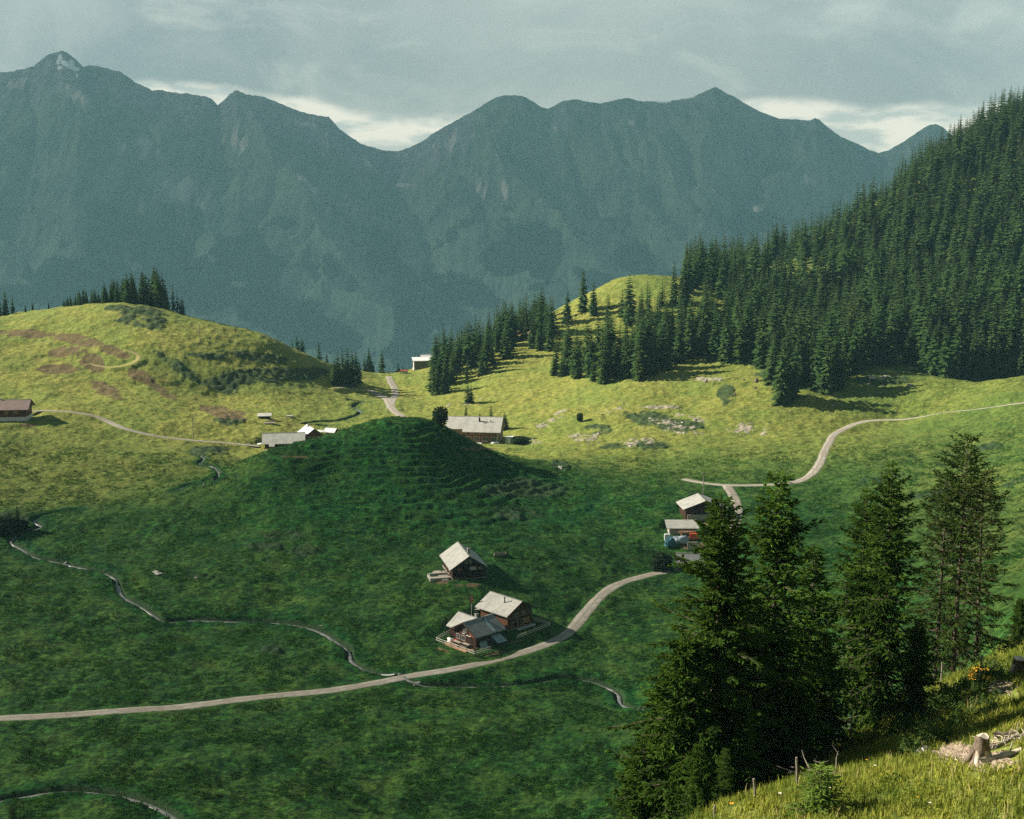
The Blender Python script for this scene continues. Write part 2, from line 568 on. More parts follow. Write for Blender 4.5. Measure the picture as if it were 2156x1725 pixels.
M['grassblade'] = foliage_mat("grass_blades", (0.11, 0.155, 0.022), (0.36, 0.36, 0.065), None, 0.35, 0.35)
M['bilberry'] = foliage_mat("bilberry_leaves", (0.07, 0.11, 0.016), (0.30, 0.30, 0.04), None, 0.3, 0.4)
M['yellow'] = simple("yellow_petals", (0.50, 0.27, 0.02), 0.8, 0.15, 8)
M['petal'] = simple("white_petals", (0.78, 0.76, 0.72), 0.8, 0.05, 8)

# ------------------------------------------------------------------ terrain: surveyed points -> smooth ground
CTRL = [  # (u, v, distance) spots of ground seen in the view
    (1010, 1350, 272), (985, 1222, 300), (0, 1510, 238), (400, 1490, 243), (840, 1425, 258), (1130, 1375, 268), (1270, 1260, 298),
    (1400, 1210, 318), (600, 1725, 200), (100, 1700, 204), (1100, 1725, 205), (1000, 1550, 231), (300, 1600, 220), (1250, 1450, 255),
    (850, 879, 387), (850, 970, 367), (850, 1050, 349), (850, 1150, 325), (585, 953, 369), (640, 938, 373), (680, 929, 377), (721, 909, 381), (791, 887, 385), (918, 887, 390), (548, 974, 366), (500, 1025, 362),
    (400, 1055, 357), (590, 985, 402), (680, 957, 408), (760, 930, 410), (850, 916, 412), (940, 935, 416), (1020, 965, 418), (520, 990, 395), (950, 906, 392), (1013, 938, 395), (1150, 980, 395), (1300, 1000, 390), (1540, 1030, 370), (1700, 1010, 385),
    (700, 1000, 362), (700, 1080, 343), (1000, 1000, 372), (1000, 1080, 346), (560, 1080, 349), (1120, 1040, 370),
    (1740, 930, 430), (1900, 885, 470), (2156, 848, 500), (1300, 1100, 345), (1460, 1090, 345), (1200, 1150, 328),
    (2100, 1100, 310), (2150, 1250, 230), (1700, 1250, 282), (1700, 1100, 335), (2100, 950, 400), (1400, 1500, 236),
    (1000, 935, 460), (600, 950, 450), (750, 850, 545), (780, 825, 590), (840, 870, 530), (820, 790, 640), (890, 776, 660),
    (280, 637, 600), (0, 665, 600), (140, 648, 600), (380, 660, 604), (450, 680, 592), (560, 710, 590), (690, 765, 618),
    (200, 800, 510), (300, 850, 480), (100, 900, 435), (30, 885, 440), (400, 920, 450), (300, 1000, 395), (100, 1000, 395),
    (0, 1100, 345), (200, 1082, 352), (50, 1150, 330), (250, 1230, 305), (340, 1300, 288), (600, 1310, 285), (740, 1380, 270),
    (500, 1150, 328), (590, 1125, 331), (450, 780, 535), (555, 768, 556), (610, 812, 545), (440, 832, 520), (480, 880, 478),
    (300, 700, 560), (100, 720, 550), (280, 745, 535), (650, 870, 510), (520, 860, 505), (420, 960, 420),
    (1330, 577, 690), (1200, 640, 680), (1420, 585, 700), (1100, 700, 650), (1000, 770, 610), (1500, 760, 550), (1330, 790, 545), (1500, 850, 495),
    (1450, 950, 430), (1300, 870, 490), (1200, 850, 520), (1200, 940, 445), (1080, 850, 535), (1800, 800, 505), (2000, 800, 490), (2156, 790, 480), (1650, 830, 495),
    (1250, 720, 620), (1400, 680, 620), (950, 830, 570), (900, 850, 548),
    (1800, 700, 590), (2000, 600, 640), (2156, 500, 680), (2156, 650, 590), (1600, 580, 720), (1900, 400, 790), (1800, 455, 790),
    (2156, 240, 900), (2020, 318, 860), (1700, 525, 760), (1600, 700, 590), (1950, 700, 565),
    (2156, 1725, 38), (1800, 1725, 42), (1480, 1720, 47), (2080, 1570, 52), (2156, 1400, 70), (1980, 1440, 75), (1800, 1560, 66),
    (1600, 1680, 57), (1500, 1765, 72), (2015, 1440, 78), (1845, 1560, 80), (1612, 1690, 76), (2156, 1310, 112), (1960, 1620, 47),
]
CTRL_AS = [  # (x/y, distance, z/y) ground outside or behind the view
    (0.0, 6, -.52), (.36, 6, -.62), (-.36, 6, -.55), (.7, 6, -.6), (-.7, 6, -.6),
    (.36, 20, -.585), (0, 20, -.58), (.36, 30, -.535), (.2, 30, -.56), (-.36, 20, -.66), (.75, 20, -.5), (-.75, 20, -.75),
    (0, 45, -.63), (0, 70, -.66), (0, 110, -.68), (0, 150, -.6), (0, 180, -.545),
    (-.36, 60, -.85), (-.36, 110, -.74), (-.36, 160, -.61), (.2, 105, -.55), (.2, 140, -.55), (.2, 185, -.49),
    (.4, 110, -.32), (.4, 150, -.34), (.75, 50, -.3), (.75, 150, -.2), (.75, 300, -.16), (.75, 500, -.04), (.6, 700, .03),
    (-.75, 60, -.85), (-.75, 150, -.62), (-.75, 300, -.29), (-.75, 440, -.165), (-.7, 600, -.085), (-.6, 900, -.2), (-.45, 600, -.09),
    (-.3, 700, -.13), (-.3, 900, -.24), (-.3, 1300, -.33), (-.2, 760, -.16), (-.1, 760, -.19), (-.1, 1000, -.29), (-.09, 1400, -.33),
    (.0, 760, -.155), (.0, 1000, -.27), (.09, 780, -.09), (.1, 900, -.15), (.1, 1250, -.27), (.22, 880, -.07), (.24, 1050, -.13), (.24, 1350, -.24),
    (.385, 1000, .035), (.36, 1350, -.06), (.55, 950, .1), (.55, 1300, .03), (.5, 500, -.1), (.5, 320, -.2), (.46, 700, 0.0),
]


def fit_ground():
    A, L, S = [], [], []
    for u, v, Y in CTRL:
        a, s = ray(u, v)
        A.append(float(a)), L.append(math.log(Y)), S.append(float(s))
    for a, Y, s in CTRL_AS:
        A.append(a), L.append(math.log(Y)), S.append(s)
    A, L, S = map(np.array, (A, L, S))
    K = np.sqrt((A[:, None] - A) ** 2 + (L[:, None] - L) ** 2 + 0.03 ** 2)
    n = len(A)
    G = np.zeros((n + 3, n + 3))
    G[:n, :n] = K - np.eye(n) * 2e-3
    G[:n, n], G[:n, n + 1], G[:n, n + 2] = 1, A, L
    G[n:, :n] = G[:n, n:].T
    w = np.linalg.solve(G, np.concatenate([S, [0, 0, 0]]))
    return A, L, w


_A, _L, _W = fit_ground()

cols = np.concatenate([[-4, -2.5, -1.7, -1.2, -.95], np.linspace(-.78, -.41, 60, endpoint=False), np.linspace(-.41, .41, 1060), np.linspace(.41, .78, 61)[1:], [.95, 1.2, 1.7, 2.5, 4]])
rows = np.exp(np.concatenate([[math.log(q) for q in (.3, .8, 1.6, 2.6, 3.6, 4.8)], np.linspace(math.log(6), math.log(150), 340, endpoint=False),
                              np.linspace(math.log(150), math.log(760), 1080, endpoint=False),
                              np.linspace(math.log(760), math.log(1500), 110)]))
lrows = np.log(rows)


def eval_ground():
    """radial basis surface on a coarse lattice, then smooth resampling"""
    ca = np.linspace(-.8, .8, 330)
    cl = np.linspace(math.log(5.5), math.log(1600), 460)
    AA, LL = np.meshgrid(ca, cl)
    S = np.zeros(AA.shape)
    n = len(_A)
    for i in range(n):
        S += _W[i] * np.sqrt((AA - _A[i]) ** 2 + (LL - _L[i]) ** 2 + 0.03 ** 2)
    S += _W[n] + _W[n + 1] * AA + _W[n + 2] * LL

    def cubic(M_, src, dst):
        t = (dst - src[0]) / (src[1] - src[0])
        i = np.clip(np.floor(t).astype(int), 1, len(src) - 3)
        f = (t - i)[:, None]
        p0, p1, p2, p3 = M_[i - 1], M_[i], M_[i + 1], M_[i + 2]
        return p1 + 0.5 * f * (p2 - p0 + f * (2 * p0 - 5 * p1 + 4 * p2 - p3 + f * (3 * (p1 - p2) + p3 - p0)))
    S = cubic(S, cl, np.maximum(lrows, math.log(6)))
    S = cubic(S.T.copy(), ca, np.clip(cols, -.78, .78)).T
    # close to the viewpoint the slope levels out
    S = S * (np.maximum(rows, 6.0) / rows)[:, None]
    return S


GX = (cols[None, :] * rows[:, None])
GY = np.repeat(rows[:, None], len(cols), 1)
GZ = eval_ground() * GY + CAMZ
# broad undulation
far = sstep(GY, 90, 220)
kn0 = np.exp(-((GX + 26) / 75) ** 2 - ((GY - 372) / 42) ** 2)
GZ += far * (1 - 0.85 * kn0) * (0.9 * fbm(GX, GY, 42, 2, 11) + 0.45 * fbm(GX, GY, 15, 2, 21))
GZ += (1 - far) * 0.25 * fbm(GX, GY, 7, 2, 31)


def grid_lookup(F, x, y):
    a = np.asarray(x) / np.asarray(y)
    ci = np.clip(np.interp(a, cols, np.arange(len(cols))), 0, len(cols) - 1.001)
    ri = np.clip(np.interp(np.log(y), lrows, np.arange(len(rows))), 0, len(rows) - 1.001)
    c0 = ci.astype(int)
    r0 = ri.astype(int)
    fc, fr = ci - c0, ri - r0
    return (F[r0, c0] * (1 - fc) + F[r0, c0 + 1] * fc) * (1 - fr) + (F[r0 + 1, c0] * (1 - fc) + F[r0 + 1, c0 + 1] * fc) * fr


def ground(x, y):
    return float(grid_lookup(GZ, np.array([x]), np.array([y]))[0])


def pick(u, v, ymin=20.0):
    """ground point seen at a pixel, the first one beyond ymin"""
    a, s = ray(u, v)
    a, s = float(a), float(s)
    ci = min(max(np.interp(a, cols, np.arange(len(cols))), 0), len(cols) - 1.001)
    c0 = int(ci)
    fc = ci - c0
    prof = (GZ[:, c0] * (1 - fc) + GZ[:, c0 + 1] * fc - CAMZ) / rows - s
    r0 = int(np.searchsorted(rows, ymin))
    for r in range(r0, len(rows)):
        if prof[r] >= 0:
            if r == r0:
                y = rows[r]
            else:
                t = prof[r - 1] / (prof[r - 1] - prof[r])
                y = rows[r - 1] + (rows[r] - rows[r - 1]) * t
            return Vector((a * y, y, s * y + CAMZ))
    r = r0 + int(np.argmax(prof[r0:]))
    y = rows[r]
    return Vector((a * y, y, float(GZ[r, c0])))


def pline(pts, ymin=150.0, step=1.5, smooth=3):
    """pixel polyline -> evenly spaced world polyline on the ground"""
    w = [pick(u, v, pts_y) for (u, v, pts_y) in [(p + (ymin,))[:3] if len(p) == 2 else p for p in pts]]
    xy = np.array([(p.x, p.y) for p in w])
    # Catmull-Rom
    out = []
    n = len(xy)
    for i in range(n - 1):
        p0, p1, p2, p3 = xy[max(i - 1, 0)], xy[i], xy[i + 1], xy[min(i + 2, n - 1)]
        k = max(2, int(np.linalg.norm(p2 - p1) / step))
        t = np.linspace(0, 1, k, endpoint=False)[:, None]
        out.append(p1 + 0.5 * t * (p2 - p0 + t * (2 * p0 - 5 * p1 + 4 * p2 - p3 + t * (3 * (p1 - p2) + p3 - p0))))
    out.append(xy[-1:])
    xy = np.concatenate(out)
    z = grid_lookup(GZ, xy[:, 0], xy[:, 1])
    for _ in range(smooth * 4):
        z[1:-1] = 0.25 * z[:-2] + 0.5 * z[1:-1] + 0.25 * z[2:]
    return np.column_stack([xy, z])


def path_field(pl, reach):
    """for grid vertices near a polyline: index arrays, distance, polyline height"""
    dist = np.full(GX.shape, 1e9, np.float32)
    hz = np.zeros(GX.shape, np.float32)
    for i in range(len(pl) - 1):
        p, q = pl[i], pl[i + 1]
        x0, x1 = min(p[0], q[0]) - reach, max(p[0], q[0]) + reach
        y0, y1 = min(p[1], q[1]) - reach, max(p[1], q[1]) + reach
        r0, r1 = np.searchsorted(rows, [y0, y1])
        if r1 <= r0:
            continue
        aa = [x0 / y0, x0 / y1, x1 / y0, x1 / y1]
        c0, c1 = np.searchsorted(cols, [min(aa), max(aa)])
        if c1 <= c0:
            continue
        sx, sy = GX[r0:r1, c0:c1], GY[r0:r1, c0:c1]
        dx, dy = q[0] - p[0], q[1] - p[1]
        t = np.clip(((sx - p[0]) * dx + (sy - p[1]) * dy) / (dx * dx + dy * dy + 1e-9), 0, 1)
        d = np.hypot(sx - p[0] - t * dx, sy - p[1] - t * dy)
        sub = dist[r0:r1, c0:c1]
        m = d < sub
        sub[m] = d[m]
        hz[r0:r1, c0:c1][m] = (p[2] + t * (q[2] - p[2]))[m]
    return dist, hz


ROADS = [
    (1.45, [(-120, 1520), (0, 1512), (130, 1506), (300, 1493), (480, 1476), (640, 1460), (780, 1440), (860, 1425), (960, 1408), (1060, 1386),
            (1140, 1362), (1195, 1333), (1232, 1292), (1262, 1257), (1305, 1229), (1370, 1211), (1440, 1196), (1500, 1160), (1545, 1105), (1550, 1060), (1530, 1024)]),
    (1.35, [(1440, 1009), (1490, 1018), (1550, 1022), (1640, 1019), (1692, 1010), (1722, 982), (1738, 945), (1760, 912), (1800, 893), (1870, 885), (1960, 874), (2060, 862), (2160, 848), (2260, 838)]),
    (1.25, [(-60, 868, 300), (60, 866, 300), (170, 870, 300), (215, 882, 300), (260, 901, 300), (320, 917, 300), (400, 927, 300), (480, 933, 300), (545, 940, 300)]),
    (1.8, [(700, 816, 420), (770, 822, 420), (806, 836, 420), (824, 858, 420), (845, 876, 420), (880, 905, 420), (930, 930, 420), (985, 938, 420)]),
    (1.6, [(821, 861, 420), (829, 838, 420), (832, 822, 420), (823, 805, 420), (818, 793, 420)]),
    (1.0, [(190, 766, 300), (240, 776, 300), (285, 762, 300), (292, 748, 300), (270, 738, 300)]),
]
STREAMS = [
    (0.42, [(160, 1072), (110, 1078), (70, 1094), (88, 1104), (40, 1122), (22, 1136), (45, 1152), (75, 1170), (140, 1184), (200, 1196), (240, 1212), (250, 1236),
            (262, 1254), (300, 1275), (330, 1296), (345, 1306), (400, 1302), (470, 1303), (560, 1306), (630, 1312), (680, 1328), (705, 1345), (735, 1366),
            (738, 1384), (760, 1402), (800, 1416), (832, 1423)]),
    (0.40, [(850, 1430), (880, 1440), (950, 1440), (1040, 1440), (1110, 1436), (1180, 1424), (1240, 1428), (1290, 1448), (1304, 1462), (1306, 1476), (1330, 1486), (1400, 1490), (1480, 1500)]),
    (0.5, [(-60, 1690), (0, 1682), (60, 1668), (150, 1660), (240, 1668), (310, 1686), (360, 1712), (420, 1760)]),
    (0.26, [(690, 896, 420), (640, 893, 420), (660, 888, 420), (720, 884, 420), (760, 868, 420), (745, 855, 420), (765, 846, 420), (735, 842, 420)]),
    (0.3, [(400, 950, 300), (430, 962, 300), (420, 975, 300), (455, 985, 300), (460, 998, 300), (440, 1010, 300), (400, 1020, 300), (370, 1030, 300)]),
]
road_pl = [(hw, pline(p)) for hw, p in ROADS]
stream_pl = [(hw, pline(p, smooth=2)) for hw, p in STREAMS]
clear = np.ones(GX.shape, np.float32)          # 0 where the ground was levelled
wet = np.zeros(GX.shape, np.float32)
bank = np.zeros(GX.shape, np.float32)       # shade of the stream banks, painted as a dark line
for hw, pl in stream_pl:
    d, hz = path_field(pl, 7.0)
    k = 1 - sstep(d, hw * 0.9, hw * 0.9 + 0.8)
    depth = 1.15 if hw > 0.35 else 0.8
    m = d < 1e8
    GZ[m] = (GZ * (1 - k) + (np.minimum(GZ, hz) - depth) * k)[m]
    clear[m] = np.minimum(clear, sstep(d, hw, hw + 0.7))[m]
    bank[m] = np.maximum(bank, (1 - sstep(d, hw + .2, hw + 1.1)))[m]
    wet[m] = np.maximum(wet, 1 - sstep(d, hw + .5, hw + 3.5))[m]
for hw, pl in road_pl:
    d, hz = path_field(pl, 9.0)
    k = 1 - sstep(d, hw * 1.25, hw * 1.25 + 3.0)
    m = d < 1e8
    GZ[m] = (GZ * (1 - k) + hz * k)[m]
    clear[m] = np.minimum(clear, sstep(d, hw * 1.3, hw * 1.3 + 1.2))[m]

# level pads under the buildings
def pad(x, y, z, r, soft):
    d = np.hypot(GX - x, GY - y)
    k = 1 - sstep(d, r, r + soft)
    GZ[:] = GZ * (1 - k) + z * k
    clear[:] = np.minimum(clear, np.where(k > 0.5, 0.25, 1))


def cs(deg):
    return Vector((math.cos(math.radians(deg)), math.sin(math.radians(deg)), 0))


SITE = {}


def site(name, p, yaw, off=(0, 0), r=6.0, soft=6.0, dz=0.0):
    """p: known ground point; off: from it to the building centre in the building frame"""
    c = p + cs(yaw) * off[0] + cs(yaw + 90) * off[1]
    c.z = p.z + dz
    SITE[name] = (c, yaw)
    if r:
        pad(c.x, c.y, c.z, r, soft)


site('chalet', pick(987, 1219, 200), -76, (-5.9, 0), 7, 7)
site('front_house', pick(979.4, 1357, 200), 43, (3.6, 0), 7, 4)
site('back_house', pick(1093.6, 1320.6, 200), -46, (-4.2, 0), 6, 4)
site('big_house', pick(1049, 933, 420), -8, (-8.8, 5.6), 11, 7)
site('long_house', pick(585, 951, 420), 7, (2.0, 4.2), 8, 6, 0.9)
site('gable_house', pick(661, 939, 420), -66, (-4.0, 0), 5, 4, 1.2)
site('small_hut', pick(698, 919, 420), -20, (0, 0), 3, 3)
site('barn', pick(57, 887, 300), 6, (-8.0, 4.4), 9, 5)
site('station', pick(874, 778, 560), 8, (3.6, 4.0), 6, 5)
site('upper_shed', pick(1484, 1092, 250), -84, (-3.6, 0), 6, 4)
site('lower_shed', pick(1438, 1128, 250), 0, (0, 2.6), 5, 3)
site('low_hut', pick(1428, 1200, 250), -8, (3.2, 1.5), 4, 3)


# land cover
GU, GV = uv_of(GX, GY, GZ)


def blob(lst, lo=0.55, hi=1.15):
    r = np.zeros(GX.shape, np.float32)
    for (u, v, ru, rv, rot) in lst:
        c, s = math.cos(math.radians(rot)), math.sin(math.radians(rot))
        du, dv = GU - u, GV - v
        q = np.hypot((du * c + dv * s) / ru, (-du * s + dv * c) / rv)
        r = np.maximum(r, 1 - sstep(q, lo, hi))
    return r * (GY > 150)


soil = blob([(1090, 1350, 26, 5, -14), (1040, 1376, 26, 4, -10), (930, 1368, 20, 5, 20), (985, 1233, 34, 5, 0), (930, 1225, 16, 7, 0), (1455, 1150, 30, 8, 0), (1500, 1100, 20, 18, 0), (620, 962, 40, 4, 0), (1010, 945, 40, 4, 0), (60, 896, 20, 5, 0), (60, 703, 75, 9, 2), (165, 716, 60, 14, 10), (235, 738, 55, 12, 22), (135, 740, 40, 16, -12), (190, 758, 40, 22, 30), (225, 822, 45, 15, 20),
             (300, 795, 40, 14, 20), (330, 815, 60, 10, 35), (120, 778, 60, 12, 0), (470, 868, 60, 14, 12), (1100, 700, 60, 20, -20)])
shrub = blob([(300, 668, 62, 30, 5), (540, 792, 110, 22, -3), (640, 788, 60, 18, -8), (390, 780, 90, 16, 32), (470, 815, 50, 20, 20), (545, 752, 90, 12, 8), (440, 750, 60, 8, 5),  # bushes, plus the left hill's shadowed hollow painted dark
              (480, 885, 40, 14, 0), (440, 950, 60, 14, 0), (590, 1128, 55, 16, 0), (560, 1150, 50, 10, 0), (640, 1160, 40, 12, 0), (10, 1100, 60, 26, 0),
              (1400, 890, 110, 20, 8), (1340, 940, 90, 12, 0), (1530, 830, 24, 30, 0), (1260, 905, 40, 14, 0), (1650, 790, 60, 16, 0), (1110, 1030, 120, 24, 0), (1090, 1080, 80, 20, 0),
              (570, 1368, 30, 10, 0), (1850, 1010, 60, 10, -10), (1960, 1040, 50, 10, -10), (2080, 940, 40, 10, -10), (2150, 1010, 50, 8, -20), (1860, 800, 80, 14, 0),
              (250, 650, 40, 8, 0), (1180, 980, 26, 10, 10), (420, 1215, 36, 10, 0)])
scree = blob([(1180, 872, 24, 12, -30), (1380, 856, 90, 8, 4), (1290, 865, 50, 8, -15), (1450, 880, 60, 9, 12), (1560, 908, 58, 22, -18), (1610, 908, 26, 8, -30), (1235, 920, 60, 20, 0),
              (1350, 930, 60, 16, 0), (1145, 895, 40, 12, -20), (1110, 930, 40, 10, 0), (945, 855, 16, 6, -30), (1750, 862, 10, 18, 10), (1490, 800, 60, 10, 0), (1000, 845, 40, 5, -20),
              (1420, 900, 90, 20, 10), (1850, 800, 40, 8, -10), (1690, 560, 30, 4, 0)], 0.3, 1.2)
rag = fbm(GX, GY, 11, 4, 131, 0.65)
shrub = np.maximum(shrub, 0.0)
shrub = np.clip(1.5 * shrub - 0.45 + 0.75 * rag * (shrub > 0), 0, 1)
soil = np.clip(1.9 * soil - 0.42 + (0.7 * rag + 0.8 * fbm(GX, GY * 0.5, 4.5, 3, 141, 0.6)) * (soil > 0), 0, 1)
scree = np.clip(1.3 * scree - 0.68 + 0.9 * fbm(GX, GY, 6, 3, 137, 0.6) * (scree > 0), 0, 1)
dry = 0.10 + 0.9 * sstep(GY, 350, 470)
dry = np.where(GX > 40, np.maximum(dry * (0.85 - 0.3 * sstep(GX, 60, 160)), 0.36 * sstep(GX, 60, 130) * (GY > 120)), dry)  # greener to the right, partly forest shade put into the grass colour
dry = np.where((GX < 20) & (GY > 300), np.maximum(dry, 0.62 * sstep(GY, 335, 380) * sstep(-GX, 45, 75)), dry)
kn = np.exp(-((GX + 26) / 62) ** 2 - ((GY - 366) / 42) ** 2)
dry = dry * (1 - 0.9 * np.clip(kn * 1.6, 0, 1))  # knoll's shaded face put into the colour as darker, lusher grass
dry = np.maximum(dry, 0.75 * (1 - sstep(GY, 60, 110)))
dry = np.clip(dry - 0.5 * wet, 0, 1)

# tussocks, sheep tracks and bushes as real relief
amp = clear * sstep(GY, 25, 60)
tus = fbm(GX, GY, 3.4, 3, 41)
GZ += amp * (0.30 * np.maximum(tus, -0.4) + 0.28 * fbm(GX * 0.6, GY, 7.5, 2, 45)) * np.where(GY < 120, 0.5, 1.0)
step_h = 1.35
ter = np.clip(kn * 1.8 - 0.35, 0, 1) * clear
ph = (GZ + 1.0 * fbm(GX, GY, 16, 3, 51)) / step_h
GZ += ter * (0.22 + 0.16 * gnoise(GX / 12, GY / 9, 53)) * np.sin(2 * np.pi * ph)
shrub_relief = shrub.copy()
shrub = np.maximum(shrub, 0.95 * bank)  # stream bank shade is painted in through the shrub colour
GZ += clear * 0.42 * sstep(shrub_relief + 0.9 * gnoise(GX / 2.6, GY / 2.6, 61), 0.6, 1.3)
GZ += clear * 0.25 * sstep(scree + 0.9 * gnoise(GX / 1.7, GY / 1.7, 62), 0.7, 1.2)


def finish_meadow():
    nr, nc = GX.shape
    idx = np.arange(nr * nc).reshape(nr, nc)
    Q = np.stack([idx[:-1, :-1], idx[:-1, 1:], idx[1:, 1:], idx[1:, :-1]], -1).reshape(-1, 4)
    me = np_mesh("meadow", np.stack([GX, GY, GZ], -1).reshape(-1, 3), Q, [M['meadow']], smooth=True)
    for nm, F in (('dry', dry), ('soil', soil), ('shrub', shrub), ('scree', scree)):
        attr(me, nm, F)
    tag(link("meadow", me), kind='structure')


def ribbon(name, pl, hw, lift, mat, wob=0.12, seed=0, thick=0.0):
    n = len(pl)
    t = np.gradient(pl[:, :2], axis=0)
    t /= np.linalg.norm(t, axis=1)[:, None] + 1e-9
    nrm = np.column_stack([-t[:, 1], t[:, 0]])
    s = np.cumsum(np.r_[0, np.linalg.norm(np.diff(pl[:, :2], axis=0), axis=1)])
    offs = np.linspace(-1, 1, 7)
    V = []
    for k, o in enumerate(offs):
        e = 0.0
        if abs(o) == 1:
            e = wob * (1.4 * gnoise(s / 7.0, s * 0 + seed + o, 4) + gnoise(s / 2.3, s * 0 + seed + o, 5) + 0.7 * gnoise(s / 0.9, s * 0 + seed + o, 6))
        xy = pl[:, :2] + nrm * (hw * o + e * o)[:, None] if isinstance(e, np.ndarray) else pl[:, :2] + nrm * hw * o
        crown = lift + 0.03 * (1 - abs(o)) - (0.10 if abs(o) == 1 else 0)
        V.append(np.column_stack([xy, pl[:, 2] + crown]))
    V = np.stack(V, 1).reshape(-1, 3)
    idx = np.arange(n * 7).reshape(n, 7)
    Q = np.stack([idx[:-1, :-1], idx[:-1, 1:], idx[1:, 1:], idx[1:, :-1]], -1).reshape(-1, 4)
    me = np_mesh(name, V, Q[:, ::-1], [mat], smooth=True)
    attr(me, 'across', np.tile(offs, n))
    return me


for i, (hw, pl) in enumerate(road_pl):
    tag(link("gravel_road" if i != 5 else "grass_track", ribbon("gravel_road", pl, hw, 0.10, M['gravel'] if i != 5 else M['track'], 0.16, i)), kind='structure')
for i, (hw, pl) in enumerate(stream_pl):
    p2 = pl.copy()
    p2[:, 2] = grid_lookup(GZ, pl[:, 0], pl[:, 1])
    for _ in range(3):
        p2[1:-1, 2] = 0.25 * p2[:-2, 2] + 0.5 * p2[1:-1, 2] + 0.25 * p2[2:, 2]
    tag(link("stream", ribbon("stream", p2, hw * 1.0, 0.46 if hw > 0.35 else 0.24, M['stream'], 0.3, i + 20)), kind='structure')


# ------------------------------------------------------------------ the far mountain range
RIDGE = [(-500, 330), (-300, 240), (-120, 190), (0, 153), (30, 150), (70, 140), (85, 128), (102, 114), (118, 111), (130, 107), (140, 110), (158, 124), (176, 141), (195, 138), (212, 140), (225, 145), (250, 150),
         (290, 176), (320, 190), (340, 190), (365, 195), (400, 198), (430, 203), (446, 208), (458, 222), (470, 212), (482, 200), (497, 190), (520, 199), (555, 204), (600, 222), (625, 233),
         (640, 237), (672, 244), (692, 246), (700, 255), (715, 272), (735, 286), (760, 303), (790, 312), (812, 318), (840, 318), (862, 311), (890, 297), (920, 276), (960, 254), (1000, 232), (1030, 213),
         (1045, 205), (1062, 201), (1085, 201), (1103, 203), (1122, 214), (1140, 226), (1155, 229), (1170, 221), (1185, 213), (1212, 209), (1240, 215), (1265, 218), (1300, 210), (1322, 206), (1345, 213),
         (1380, 214), (1405, 214), (1440, 208), (1462, 203), (1485, 192), (1507, 183), (1530, 197), (1545, 203), (1570, 219), (1600, 235), (1640, 250), (1680, 252), (1705, 254), (1716, 249), (1725, 252), (1738, 264),
         (1770, 288), (1810, 305), (1830, 316), (1850, 322), (1870, 317), (1905, 297), (1935, 276), (1955, 264), (1970, 261), (1985, 268), (2010, 290), (2100, 335), (2300, 380), (2700, 420)]
MY0, MY1, MY2 = 3300.0, 5500.0, 6300.0


